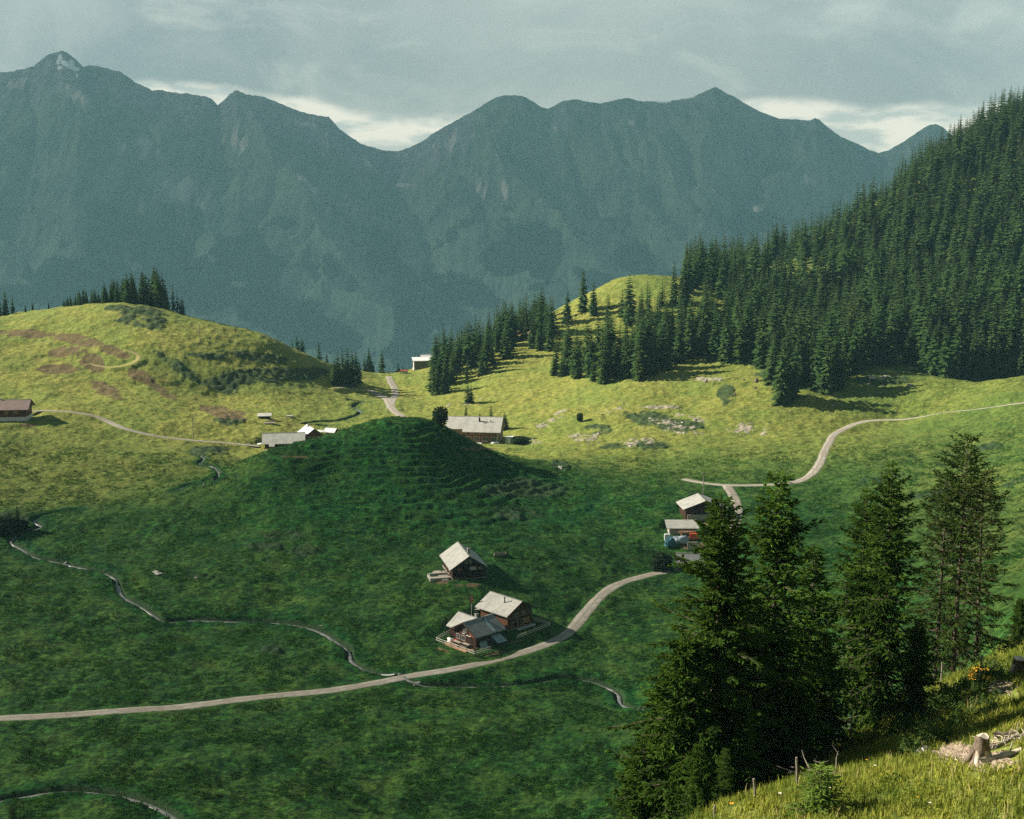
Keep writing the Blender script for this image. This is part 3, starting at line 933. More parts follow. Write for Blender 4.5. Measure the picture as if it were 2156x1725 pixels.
def build_mountains():
    ca = np.concatenate([np.linspace(-.62, -.4, 60, endpoint=False), np.linspace(-.4, .4, 1400), np.linspace(.4, .62, 61)[1:]])
    t = np.concatenate([np.linspace(0, 1, 430, endpoint=False), np.linspace(1, 1.36, 40)])
    ru = np.array([r[0] for r in RIDGE], float)
    rv = np.array([r[1] for r in RIDGE], float)
    ra, rs = ray(ru, rv)
    zr = np.interp(ca, ra, rs) * MY1
    TT, AA = np.meshgrid(t, ca, indexing='ij')
    Yw = MY0 + (MY1 - MY0) * TT
    X = AA * Yw
    ZR = np.repeat(zr[None], len(t), 0)
    zb = -530.0
    tf = np.clip((TT - 0.18) / 0.82, 0, 1)
    prof = 0.78 * tf ** 1.05 + 0.22 * tf ** 2.2
    back = np.clip((TT - 1) / 0.36, 0, 1)
    Z = zb + (ZR - zb) * np.where(TT <= 1, prof, 1) - back * 600 - 18 * np.clip(0.18 - TT, 0, 1) * 5
    U = CX + FPX * AA * 1.0 / (cp - (Z / Yw) * sp)
    Vv = CY - FPX * ((sp + Z / Yw * cp) / (cp - Z / Yw * sp))
    face = np.clip(1 - TT, 0, 1)
    env = sstep(face, 0.0, 0.22) * sstep(tf, 0.0, 0.15)
    # gullies and spurs
    wu = U + 22 * fbm(X, Yw, 420, 3, 71)
    wv = Vv + 16 * fbm(X, Yw, 380, 3, 75)

    def seg(poly, w0, w1):
        best = np.full(U.shape, 1e9)
        for i in range(len(poly) - 1):
            (x0, y0), (x1, y1) = poly[i], poly[i + 1]
            dx, dy = x1 - x0, y1 - y0
            k = np.clip(((wu - x0) * dx + (wv - y0) * dy) / (dx * dx + dy * dy), 0, 1)
            ww = w0 + (w1 - w0) * (i + k) / (len(poly) - 1)
            best = np.minimum(best, np.hypot(wu - x0 - k * dx, wv - y0 - k * dy) / ww)
        return np.exp(-best * 1.6)
    gul = [([(835, 320), (800, 400), (865, 440), (930, 560), (1000, 650)], 30, 70, 70), ([(456, 222), (430, 330), (395, 460), (330, 600)], 16, 60, 80),
           ([(1152, 230), (1220, 340), (1330, 470), (1400, 570)], 16, 60, 70), ([(1640, 252), (1590, 380), (1530, 500), (1490, 570)], 20, 60, 70),
           ([(320, 192), (300, 300), (250, 420)], 14, 50, 50), ([(1265, 218), (1330, 350), (1450, 480)], 10, 40, 45), ([(1400, 214), (1440, 340), (1540, 460)], 10, 40, 45),
           ([(700, 260), (640, 330), (560, 420), (480, 560)], 16, 50, 50), ([(1850, 322), (1760, 400), (1650, 480)], 20, 60, 60), ([(40, 160), (60, 330), (20, 480)], 14, 60, 50)]
    spu = [([(497, 190), (560, 330), (650, 470), (720, 620), (830, 745)], 24, 60, 80), ([(1080, 201), (1040, 330), (1110, 460), (1230, 600)], 26, 60, 80),
           ([(1507, 183), (1470, 330), (1500, 470)], 18, 50, 60), ([(130, 107), (180, 300), (150, 480)], 20, 60, 70), ([(692, 246), (780, 370), (850, 440)], 16, 40, 45),
           ([(1320, 206), (1390, 360), (1480, 500)], 12, 36, 40), ([(1716, 249), (1680, 360), (1600, 470)], 12, 40, 40), ([(225, 145), (330, 330), (300, 500)], 16, 50, 50)]
    D = np.zeros(U.shape)
    for poly, w0, w1, h in gul:
        D -= 1.35 * h * seg(poly, w0, w1)
    for poly, w0, w1, h in spu:
        D += 1.3 * h * seg(poly, w0, w1)
    wx = X + 120 * fbm(X, Yw, 500, 2, 81)
    rid = 0
    amp, lam = 1.0, 380.0
    wx2 = wx + 26 * fbm(X, Yw, 90, 2, 83)
    prev = 1.0
    for i in range(6):
        sk = (0.22, -0.18, 0.10, -0.12, 0.06, 0.0)[i]
        r_ = 1 - np.abs(gnoise((wx2 + sk * Yw) / lam, Yw / (lam * 3.0), 85 + i)) * 2
        rid = rid + amp * r_ * prev
        prev = np.clip(0.35 + 0.65 * r_, 0.25, 1)
        amp *= 0.58
        lam *= 0.5
    D += 42 * (rid - 0.8)
    Z = Z + D * env
    Z += 5 * gnoise(X / 30, Yw / 60, 91) * sstep(face, 0, 0.02)
    # broken crest
    Z += (3.0 * gnoise(X / 26, Yw * 0, 93) + 1.6 * gnoise(X / 9, Yw * 0, 94)) * np.exp(-face * 30) * (U < 1000) + 1.5 * gnoise(X / 20, Yw * 0, 95) * np.exp(-face * 30)
    Z += CAMZ
    X, Yw, Z = X, Yw, Z
    U, Vv = uv_of(X, Yw, Z)
    nz = fbm(X, Yw, 150, 4, 101, 0.6)
    nzs = fbm(X, Yw, 60, 2, 111)

    def blobs(lst):
        r = np.zeros(U.shape)
        for (u, v, a, b, rot) in lst:
            c, s = math.cos(math.radians(rot)), math.sin(math.radians(rot))
            q = np.hypot(((U - u) * c + (Vv - v) * s) / a, (-(U - u) * s + (Vv - v) * c) / b)
            r = np.maximum(r, 1 - q)
        return r
    forest = blobs([(520, 555, 95, 75, 10), (430, 600, 120, 70, 0), (300, 560, 150, 110, 20), (150, 590, 120, 60, 0), (810, 545, 42, 48, 30), (850, 580, 40, 25, 30), (1120, 520, 85, 70, 35),
                    (1060, 540, 60, 50, 20), (870, 690, 60, 70, 10), (910, 660, 60, 40, 0), (640, 680, 110, 60, 0), (560, 650, 100, 40, 0), (1340, 545, 60, 40, 30), (1600, 470, 90, 26, 0), (960, 625, 60, 18, 10),
                    (700, 570, 22, 20, 0), (740, 600, 16, 22, 0), (690, 545, 14, 14, 0), (780, 490, 20, 16, 0), (910, 590, 20, 40, -40), (940, 610, 24, 14, 20), (1000, 620, 70, 30, 30), (1460, 600, 120, 40, 0),
                    (60, 580, 20, 16, 0), (30, 620, 80, 30, 0), (230, 480, 60, 60, 0), (860, 740, 60, 60, 0), (1250, 590, 60, 30, 20), (700, 720, 80, 30, 0), (350, 470, 26, 60, 10), (415, 470, 16, 40, 0)])
    fmask = (sstep(forest + 0.30 * nz, 0.12, 0.22)) * sstep(Vv, 400, 460)
    cut = blobs([(790, 690, 46, 55, 0), (745, 650, 90, 40, 0), (620, 600, 40, 40, 0), (500, 600, 26, 8, 0)])
    fmask *= 1 - sstep(cut + 0.2 * nz, 0.1, 0.25)
    scree = blobs([(770, 340, 60, 16, 45), (660, 400, 60, 14, 40), (640, 380, 30, 10, 40), (300, 300, 60, 40, 60), (950, 300, 40, 20, -60), (910, 310, 26, 12, -40), (330, 320, 20, 30, -20), (265, 310, 14, 20, 30),
                   (1170, 270, 14, 20, 30), (1530, 500, 16, 40, -10), (1330, 260, 20, 20, 0), (1010, 380, 30, 60, -10), (1060, 400, 20, 40, 0), (1590, 440, 40, 20, 0), (1700, 380, 40, 40, 0), (640, 260, 50, 14, 10), (400, 400, 80, 80, 0),
                   (850, 390, 60, 8, 0), (30, 180, 60, 30, -30), (160, 200, 80, 40, 20), (500, 300, 40, 60, 0)]) * 0.9
    rock = np.clip(1.15 - (Vv - np.interp(U, ru, rv)) / 170.0, 0, 1) * np.where(U < 1000, 0.75, 0.5) + 0.35 * blobs([(1010, 430, 80, 120, 0), (380, 430, 120, 140, 0), (1530, 490, 60, 80, 0)]).clip(0, 1)
    snow = blobs([(127, 122, 5, 8, 0), (122, 131, 4, 6, 0), (136, 133, 9, 6, 30), (148, 138, 11, 8, 30), (158, 145, 11, 5, 15), (126, 143, 6, 4, 0), (152, 131, 7, 4, 40), (162, 160, 3, 6, 0), (1397, 215, 18, 2.5, 0), (1452, 206, 12, 2.2, -10)])
    snow = np.clip(snow * 6.0 + 0.2 * nzs * (snow > 0), 0, 1)
    nr, nc = X.shape
    idx = np.arange(nr * nc).reshape(nr, nc)
    Q = np.stack([idx[:-1, :-1], idx[:-1, 1:], idx[1:, 1:], idx[1:, :-1]], -1).reshape(-1, 4)
    me = np_mesh("mountains", np.stack([X, Yw, Z], -1).reshape(-1, 3), Q, [M['mountain']], smooth=True)
    for nm, F in (('forest', fmask), ('scree', scree), ('rock', rock * (1 - 0.6 * sstep(Vv, 470, 600))), ('snow', snow), ('pasture', sstep(Vv + 40 * nz, 430, 580) * (1 - fmask))):
        attr(me, nm, F)
    tag(link("mountains", me), kind='structure')
    # valley floor joining the meadow ridge and the foot of the range
    # far woods: a small cone for every few trees of the dark patches
    rng = np.random.RandomState(5)
    vis = (fmask > 0.5) & (TT < 0.95) & (np.abs(AA) < 0.42) & (Vv < 800)
    ids = np.flatnonzero(vis.ravel())
    ids = rng.choice(ids, min(9000, len(ids)), replace=False)
    px, py, pz = X.ravel()[ids], Yw.ravel()[ids], Z.ravel()[ids]
    n = len(ids)
    px = px + rng.uniform(-3, 3, n)
    h = rng.uniform(13, 24, n)
    r = h * rng.uniform(.16, .24, n)
    k = 5
    ang = np.arange(k) * 2 * np.pi / k
    V = np.zeros((n, k + 1, 3), np.float32)
    V[:, :k, 0] = px[:, None] + r[:, None] * np.cos(ang)
    V[:, :k, 1] = py[:, None] + r[:, None] * np.sin(ang)
    V[:, :k, 2] = (pz - 2)[:, None]
    V[:, k] = np.column_stack([px, py, pz + h])
    base = (np.arange(n) * (k + 1))[:, None]
    T3 = np.concatenate([np.stack([base[:, 0] + i, base[:, 0] + (i + 1) % k, base[:, 0] + k], -1) for i in range(k)])
    me = np_mesh("far_forest", V.reshape(-1, 3), None, [M['spruce_mass']], T3=T3)
    attr(me, 'tint', np.repeat(rng.rand(n) * 0.6, k + 1))
    tag(link("far_forest", me), "dark conifer woods scattered over the lower slopes of the hazy mountains", "forest", kind='stuff')
    return X, Yw, Z


MX, MYY, MZ = build_mountains()


def mountain_pick(u, v):
    UU, VV = uv_of(MX, MYY, MZ)
    i = int(np.argmin((UU - u) ** 2 + (VV - v) ** 2))
    return Vector((float(MX.ravel()[i]), float(MYY.ravel()[i]), float(MZ.ravel()[i])))

finish_meadow()


# ------------------------------------------------------------------ mesh builder
class MB:
    def __init__(s):
        s.v, s.f = [], []

    def poly(s, pts):
        b = len(s.v)
        s.v += [tuple(p) for p in pts]
        s.f.append(tuple(range(b, b + len(pts))))
        return s

    def box(s, c, size, rz=0.0, rx=0.0, ry=0.0):
        hx, hy, hz = size[0] / 2, size[1] / 2, size[2] / 2
        R = Matrix.Rotation(rz, 3, 'Z') @ Matrix.Rotation(ry, 3, 'Y') @ Matrix.Rotation(rx, 3, 'X')
        b = len(s.v)
        for x, y, z in ((-1, -1, -1), (1, -1, -1), (1, 1, -1), (-1, 1, -1), (-1, -1, 1), (1, -1, 1), (1, 1, 1), (-1, 1, 1)):
            p = R @ Vector((x * hx, y * hy, z * hz))
            s.v.append((c[0] + p.x, c[1] + p.y, c[2] + p.z))
        for f in ((3, 2, 1, 0), (4, 5, 6, 7), (0, 1, 5, 4), (1, 2, 6, 5), (2, 3, 7, 6), (3, 0, 4, 7)):
            s.f.append(tuple(b + i for i in f))
        return s

    def prism(s, outline, d):
        """closed outline of 3-D points pushed along d"""
        n = len(outline)
        b = len(s.v)
        d = Vector(d)
        s.v += [tuple(p) for p in outline] + [tuple(Vector(p) + d) for p in outline]
        s.f.append(tuple(range(b + n - 1, b - 1, -1)))
        s.f.append(tuple(range(b + n, b + 2 * n)))
        for i in range(n):
            j = (i + 1) % n
            s.f.append((b + i, b + j, b + n + j, b + n + i))
        return s

    def tube(s, pts, rad, n=6, cap=True):
        pts = [Vector(p) for p in pts]
        if not hasattr(rad, '__len__'):
            rad = [rad] * len(pts)
        b = len(s.v)
        for i, p in enumerate(pts):
            d = (pts[min(i + 1, len(pts) - 1)] - pts[max(i - 1, 0)]).normalized()
            u = d.cross(Vector((0, 0, 1)) if abs(d.z) < .9 else Vector((1, 0, 0))).normalized()
            w = d.cross(u)
            for k in range(n):
                a = 2 * math.pi * k / n
                s.v.append(tuple(p + (u * math.cos(a) + w * math.sin(a)) * rad[i]))
        for i in range(len(pts) - 1):
            for k in range(n):
                a, c = b + i * n + k, b + i * n + (k + 1) % n
                s.f.append((a, c, c + n, a + n))
        if cap:
            s.f.append(tuple(b + k for k in range(n)))
            s.f.append(tuple(b + (len(pts) - 1) * n + k for k in range(n - 1, -1, -1)))
        return s

    def bar(s, p, q, w, h):
        """square beam between two points"""
        p, q = Vector(p), Vector(q)
        d = (q - p)
        L = d.length
        d.normalize()
        u = d.cross(Vector((0, 0, 1)) if abs(d.z) < .95 else Vector((0, 1, 0))).normalized()
        t = u.cross(d)
        o = [p + u * (w / 2) * a + t * (h / 2) * c for a, c in ((-1, -1), (1, -1), (1, 1), (-1, 1))]
        return s.prism(o, d * L)

    def lump(s, c, r, seed=0, n=10, m=7, rough=0.3, flat=0.35):
        """uneven rock or heap; c at its foot"""
        rnd = random.Random(seed)
        off = [rnd.uniform(0, 50) for _ in range(3)]
        b = len(s.v)
        for i in range(m + 1):
            th = math.pi * i / m
            for k in range(n):
                ph = 2 * math.pi * k / n
                d = Vector((math.sin(th) * math.cos(ph), math.sin(th) * math.sin(ph), math.cos(th)))
                q = 1 + rough * (math.sin(3.1 * d.x + off[0]) * math.cos(2.7 * d.y + off[1]) + 0.6 * math.sin(5 * d.z + 4 * d.x + off[2]) + rnd.uniform(-.25, .25) * (0 < i < m))
                s.v.append((c[0] + d.x * r[0] * q, c[1] + d.y * r[1] * q, c[2] + max(d.z, -flat) * r[2] * q))
        for i in range(m):
            for k in range(n):
                a, e = b + i * n + k, b + i * n + (k + 1) % n
                s.f.append((a, a + n, e + n, e))
        return s

    def build(s, name, mat, parent=None, smooth=False, loc=None):
        me = bpy.data.meshes.new(name)
        me.from_pydata(s.v, [], s.f)
        me.materials.append(mat)
        if smooth:
            me.polygons.foreach_set('use_smooth', [True] * len(me.polygons))
        me.update()
        o = link(name, me, parent)
        if loc is not None:
            o.location = loc
        return o


def gz(x, y):
    return ground(x, y)


# ------------------------------------------------------------------ gabled houses
def gable_roof(parent, L, W, he, rise, ov=0.7, og=0.7, mat=None, th=0.20, x0=None, x1=None, y0=None, y1=None, name='roof', center=(0, 0), turn=False):
    """two slabs meeting at the ridge (ridge along local x, or y if turn); he is the height at the wall plate"""
    k = rise / (W / 2)
    a0, a1 = (-L / 2 - og if x0 is None else x0), (L / 2 + og if x1 is None else x1)
    yl = -W / 2 - ov if y0 is None else y0
    yr = W / 2 + ov if y1 is None else y1
    m = MB()
    ridge = he + rise

    def zz(y):
        return ridge - abs(y) * k

    def tr(x, y, z):
        return (center[0] + (-y if turn else x), center[1] + (x if turn else y), z)
    prof = [(yl, zz(yl)), (0, ridge), (yr, zz(yr)), (yr, zz(yr) + th), (0, ridge + th * 1.12), (yl, zz(yl) + th)]
    o = [tr(a0, y, z) for y, z in prof]
    e = [tr(a1, y, z) for y, z in prof]
    b = len(m.v)
    m.v += o + e
    n = 6
    m.f += [(b + 0, b + 1, b + 4, b + 5), (b + 1, b + 2, b + 3, b + 4), (b + n + 5, b + n + 4, b + n + 1, b + n), (b + n + 4, b + n + 3, b + n + 2, b + n + 1)]
    for i, j in ((0, 1), (1, 2), (2, 3), (3, 4), (4, 5), (5, 0)):
        m.f.append((b + j, b + i, b + n + i, b + n + j))
    r = m.build(name, mat, parent)
    rc = MB().box(tr((a0 + a1) / 2, 0, ridge + th * 1.12 + 0.012), (0.3, a1 - a0, 0.05) if turn else (a1 - a0, 0.3, 0.05)).build('ridge_cap', M['shingle_mid'], r)
    # barge boards on the gable edges
    for a in (a0, a1):
        bm = MB()
        sgn = -1 if a == a0 else 1
        for y_ in (yl, yr):
            p, q = tr(a + sgn * .022, y_, zz(y_) + th * .45), tr(a + sgn * .022, 0, ridge + th * .45)
            bm.bar(p, q, 0.035, 0.24)
        bm.build('barge_board', M['wood_dark'], r)
    return r


def wall_body(parent, L, W, he, rise, mat, name='wall', z0=0.0, center=(0, 0), turn=False):
    def tr(x, y, z):
        return (center[0] + (-y if turn else x), center[1] + (x if turn else y), z)
    o = [tr(-L / 2, -W / 2, z0), tr(-L / 2, W / 2, z0), tr(-L / 2, W / 2, he), tr(-L / 2, 0, he + rise), tr(-L / 2, -W / 2, he)]
    d = Vector(tr(L / 2, 0, 0)) - Vector(tr(-L / 2, 0, 0))
    return MB().prism(o, d).build(name, mat, parent)


def opening(parent, side, L, W, pos, z, w, h, kind='window', fmat='frame', pmat='glass', mull=1):
    """a window or door on wall side '+x','-x','+y','-y': frame mesh with a pane child, standing proud of the wall"""
    ax = {'+x': (1, 0), '-x': (-1, 0), '+y': (0, 1), '-y': (0, -1)}[side]
    d = (L / 2 if ax[0] else W / 2)
    nx, ny = ax
    tx, ty = -ny, nx

    def at(t, out, zz):
        return (nx * (d + out) + tx * t, ny * (d + out) + ty * t, zz)
    rz = math.atan2(ty, tx)
    f = MB()
    fw = 0.09
    f.box(at(pos, .03, z + h / 2 + fw / 2), (w + 2 * fw, .06, fw), rz)
    f.box(at(pos, .03, z - h / 2 - fw / 2), (w + 2 * fw, .06, fw), rz)
    f.box(at(pos - w / 2 - fw / 2, .03, z), (fw, .06, h), rz)
    f.box(at(pos + w / 2 + fw / 2, .03, z), (fw, .06, h), rz)
    for i in range(mull):
        f.box(at(pos + (i + 1 - (mull + 1) / 2) * w / (mull + 1), .03, z), (.05, .05, h), rz)
    fo = f.build(kind, M[fmat], parent)
    MB().box(at(pos, .012, z), (w, .02, h), rz).build('pane' if kind == 'window' else 'door_leaf', M[pmat], fo)
    return fo


def chimney(roof, x, y, z, w=0.6, h=1.2, pot=True):
    c = MB().box((x, y, z + h / 2), (w, w, h)).box((x, y, z + h + .05), (w + .16, w + .16, .1)).build('chimney', M['iron'] if w < .45 else M['stone'], roof)
    if pot:
        MB().tube([(x, y, z + h + .1), (x, y, z + h + .55)], .13, 8).box((x, y, z + h + .62), (.4, .4, .04)).build('chimney_pot', M['iron'], roof)
    return c


def build_chalet():
    (c, yaw) = SITE['chalet']
    e = empty('mountain_hut', c, math.radians(yaw))
    tag(e, "dark log hut with large pale gable roof, alone on the meadow below the knoll", "chalet")
    L, W, he, rise = 11.8, 7.6, 2.9, 2.55
    MB().box((0, 0, -0.7), (L + .3, W + .3, 1.9)).build('foundation', M['stone'], e)
    wall_body(e, L, W, he, rise, M['wood_black'], z0=.25)
    r = gable_roof(e, L, W, he, rise, 0.75, 0.8, M['shingle'])
    chimney(r, 3.3, .55, he + rise - .35, .62, 1.5)
    x = L / 2
    for t, z, w, h, fm, pm in ((-.62, 4.2, .55, .75, 'frame', 'glass'), (.42, 4.2, .55, .75, 'frame', 'glass'), (-2.2, 2.45, .75, .75, 'shutter', 'shutter'), (1.0, 2.5, 1.5, .75, 'shutter', 'frame'), (2.9, 2.5, .7, .5, 'frame', 'glass')):
        opening(e, '+x', L, W, t, z, w, h, 'window', fm, pm)
    opening(e, '+x', L, W, -.6, 1.2, .8, 1.7, 'door', 'wood_dark', 'wood_black', 0)
    MB().box((x + .35, 0, .55), (.7, W - .6, .12)).build('bench', M['wood_dark'], e)
    opening(e, '-y', L, W, 1.5, 1.6, .9, .8)
    opening(e, '-y', L, W, -2.5, 1.2, .9, 1.9, 'door', 'wood_dark', 'wood_brown', 0)
    # porch posts under the left eave
    for px in (5.2, 2.0):
        MB().box((px, -W / 2 - .55, 1.15), (.18, .18, 2.6)).build('post', M['wood_warm'], e)
    # dark slab, wall and steps beside it
    m = MB()
    m.box((4.6, -W / 2 - 2.9, -.35), (1.3, 4.6, 1.6)).box((1.7, -W / 2 - 2.7, -.05), (.5, 4.3, 1.5)).box((3.2, -W / 2 - 5.0, -.25), (3.6, .45, 1.5))
    tw = m.build('terrace_wall', M['stone'], None)
    tw.location, tw.rotation_euler = c, (0, 0, math.radians(yaw))
    tag(tw, "low dry stone terrace with a plank top beside the dark log hut", "wall")
    MB().box((4.6, -W / 2 - 2.9, .485), (1.35, 4.7, .06)).build('plank_top', M['plank'], tw)
    MB().box((3.2, -W / 2 - 2.6, -.42), (2.4, 4.2, .06)).build('dark_slab', M['iron'], tw)  # thin dark sheet between the terrace walls
    st = MB()
    for i in range(5):
        st.box((5.75 + .3 * i, -W / 2 - 1.7, .25 - .22 * i - .5), (.32, 1.4, 1.0))
    so = st.build('stone_steps', M['stone'])
    so.location, so.rotation_euler = c, (0, 0, math.radians(yaw))
    tag(so, "flight of stone steps leading up to the side of the dark log hut", "steps")
    b = MB().box((1.0, -W / 2 - 1.7, .05), (4.2, 2.2, .5)).lump((.0, -W / 2 - 2.2, .2), (1.6, 1.2, .35), 4)
    bo = b.build('plank_pile', M['wood_pale'])
    bo.location, bo.rotation_euler = c, (0, 0, math.radians(yaw))
    tag(bo, "pile of pale boards stacked against the left side of the dark log hut", "wood pile")
    g = MB().lump((7.4, -2.6, -.75), (1.6, 1.7, .3), 8, 14, 6, .25)
    go = g.build('gravel_patch', M['chips'])
    go.location, go.rotation_euler = c, (0, 0, math.radians(yaw))
    tag(go, kind='structure')
    # water trough on the slope to the right
    p = pick(1053, 1172, 200)
    t = empty('water_trough', p + Vector((0, 0, .05)), math.radians(12))
    tag(t, "hollow wooden water trough lying in the grass right of the log hut", "trough")
    MB().box((0, 0, .15), (3.0, 1.0, .12)).box((0, -.47, .45), (3.0, .1, .6)).box((0, .47, .45), (3.0, .1, .6)).box((-1.46, 0, .45), (.1, .84, .6)).box((1.46, 0, .45), (.1, .84, .6)).build('basin', M['deadwood'], t)
    MB().box((0, 0, .3), (2.8, .82, .3)).build('water', M['glass'], t)
    MB().box((1.8, .1, .75), (.22, .22, 1.5)).build('spout_post', M['wood_dark'], t)


def build_hamlet():
    # rear house
    (c, yaw) = SITE['back_house']
    e = empty('timber_house', c, math.radians(yaw))
    tag(e, "two storey brown timber house with pale roof, behind the low terrace house", "house")
    L, W, he, rise = 8.6, 7.4, 3.9, 1.95
    MB().box((0, 0, -.9), (L + .2, W + .2, 2.1)).build('foundation', M['stone'], e)
    w = wall_body(e, L, W, he, rise, M['wood_brown'], z0=.15)
    r = gable_roof(e, L, W, he, rise, .95, .85, M['shingle'])
    MB().tube([(1.2, -1.6, he + rise - .75), (1.2, -1.6, he + rise + .55)], .13, 8).box((1.2, -1.6, he + rise + .6), (.4, .4, .05)).build('stove_pipe', M['iron'], r)
    MB().box((L / 2 + .03, 0, 2.15), (.06, W + .1, .16)).box((L / 2 + .03, 0, he), (.06, W + .1, .14)).build('floor_beam', M['wood_dark'], w)
    opening(e, '+x', L, W, -1.3, 1.15, .8, 1.9, 'door', 'wood_warm', 'wood_black', 0)
    opening(e, '+x', L, W, 0.15, 1.25, 1.2, 1.2, 'window', 'wood_warm', 'glass')
    opening(e, '+x', L, W, 2.0, 1.2, 1.9, 1.3, 'window', 'wood_dark', 'wood_warm', 2)
    opening(e, '+x', L, W, -1.0, 3.0, .7, .7)
    opening(e, '+x', L, W, 1.0, 3.0, .7, .7)
    opening(e, '-y', L, W, 1.2, 3.0, .8, .7)
    MB().box((-L / 2 - .9, -2.6, 2.7), (2.0, 2.6, .14), 0, 0, math.radians(-14)).build('side_roof', M['shingle'], e)
    b = MB().box((L / 2 + 1.1, 1.0, -.15), (.6, 5.2, .5)).box((L / 2 + 1.1, 1.0, .14), (.7, 5.3, .06))
    bo = b.build('stone_bench', M['concrete'])
    bo.location, bo.rotation_euler = c, (0, 0, math.radians(yaw))
    tag(bo, "long low grey stone bench along the gable wall of the brown timber house", "bench")

    # front house: main gable plus a rear wing under its own roof
    (c, yaw) = SITE['front_house']
    e = empty('terrace_house', c, math.radians(yaw))
    tag(e, "low dark wooden house with cross gabled grey roof and terrace, by the road", "house")
    L, W, he, rise = 7.2, 7.0, 2.9, 1.9
    MB().box((0, 0, -.9), (L + .2, W + .2, 2.1)).build('foundation', M['stone'], e)
    wall_body(e, L, W, he, rise, M['wood_dark'], z0=.15)
    r = gable_roof(e, L, W, he, rise, .8, .75, M['shingle_dark'])  # darker shingles put the unlit main roof's shade into its colour
    m = MB().bar((1.2, -.25, he + rise + .17), (1.2, -4.2, he + rise - 3.95 * rise / 3.5 + .17), .9, .03)
    m.build('sheet_metal_strip', M['tin_blue'], r)
    chimney(r, .2, .6, he + rise - .3, .6, 1.25)
    MB().tube([(.9, -.8, he + rise - .4), (.9, -.8, he + rise + .7)], .11, 8).build('stove_pipe', M['iron'], r)
    wall_body(e, 4.2, 5.6, he - .05, 1.75, M['wood_dark'], 'wing_wall', .15, (.3, W / 2 + 1.0), True)
    gable_roof(e, 4.0, 5.6, he - .05, 1.80, .75, .7, M['shingle'], .2, -W / 2 - .6, 3.2, name='wing_roof', center=(.3, W / 2), turn=True)
    s = '-x'
    for t, z, w, h, k, fm, pm in ((1.9, 1.1, .9, 1.9, 'door', 'wood_brown', 'wood_black'), (-.6, 1.3, 1.2, 1.0, 'window', 'frame', 'glass'), (-2.3, 1.3, 1.0, 1.0, 'window', 'frame', 'glass'),
                                  (-.1, 3.1, .9, .7, 'window', 'frame', 'glass'), (2.2, 2.75, 1.4, 1.1, 'window', 'shutter', 'shutter')):
        opening(e, s, L, W, t, z, w, h, k, fm, pm, 1 if k == 'window' else 0)
    MB().box((-L / 2 - .3, -1.4, 2.3), (.12, 1.5, .1)).box((-L / 2 - .28, .2, 2.45), (.1, .9, .1)).build('shelf', M['white'], e)
    opening(e, '-y', L, W, 1.6, 1.6, .8, .7)
    # wooden deck and things on it
    d = MB().box((-L / 2 - 1.75, -.3, .12), (3.4, W + .4, .14)).build('deck', M['wood_warm'], e)
    R = math.radians(yaw)

    def place(o, lx, ly, lz, rz=0):
        o.location = c + cs(yaw) * lx + cs(yaw + 90) * ly + Vector((0, 0, lz))
        o.rotation_euler = (0, 0, R + rz)
        return o
    for i, (lx, ly) in enumerate(((-5.0, -1.9), (-5.4, .4))):
        t = place(empty('picnic_table', (0, 0, 0)), lx, ly, .19)
        tag(t, ("pale wooden picnic table at the corner of the terrace nearest the road" if i == 0 else "pale wooden picnic table in the middle of the house terrace"), "table", "picnic tables on the terrace")
        MB().box((0, 0, .74), (.8, 2.0, .06)).build('tabletop', M['wood_pale'], t)
        for sx in (-1, 1):
            MB().box((sx * .75, 0, .44), (.3, 2.0, .05)).build('seat', M['wood_pale'], t)
        for sy in (-1, 1):
            MB().box((0, sy * .7, .36), (1.5, .08, .72)).build('leg', M['wood_dark'], t)
    o = place(MB().lump((0, 0, 0), (.8, 1.0, .75), 3, 12, 7, .22).build('cushion_pile', M['white'], None, True), -4.6, 3.4, .1)
    tag(o, "heap of white cushions at the far left end of the house terrace", "cushions")
    o = place(MB().lump((0, 0, 0), (.45, .5, .7), 13, 10, 7, .3).lump((.2, .6, 0), (.35, .4, .6), 14, 10, 7, .3).build('flower_tub', M['red'], None, True), -4.5, 1.7, .18)
    tag(o, "tub of red flowers standing before the terrace house door", "flower tub")
    # sloping sheet and leaning board on the road side
    e2 = place(empty('sheet_roof_shelter', (0, 0, 0)), 1.6, -W / 2 - 1.5, 0)
    tag(e2, "small lean-to shelter under a tilted blue grey metal sheet on the house's road side", "shelter")
    MB().box((0, 0, 1.45), (2.7, 2.7, .06), 0, math.radians(24)).build('sheet', M['tin_blue'], e2)
    for sx in (-1, 1):
        MB().box((sx * 1.15, -1.0, .35), (.1, .1, 1.45)).build('post', M['wood_dark'], e2)
    bo = place(MB().box((0, 0, .55), (2.0, .08, 1.7), 0, math.radians(-28)).build('leaning_board', M['tin_blue']), -2.0, -W / 2 - .75, 0)
    tag(bo, "dark bluish board leaning against the road side wall of the terrace house", "board")
    sh = place(MB().box((0, 0, 1.35), (3.4, .5, .08)).box((-1.5, -.1, .6), (.1, .1, 1.4)).box((1.5, -.1, .6), (.1, .1, 1.4)).build('firewood_shelf', M['deadwood']), -.6, -W / 2 - .35, 0)
    tag(sh, "grey plank shelf under the eave on the road side of the terrace house", "shelf")
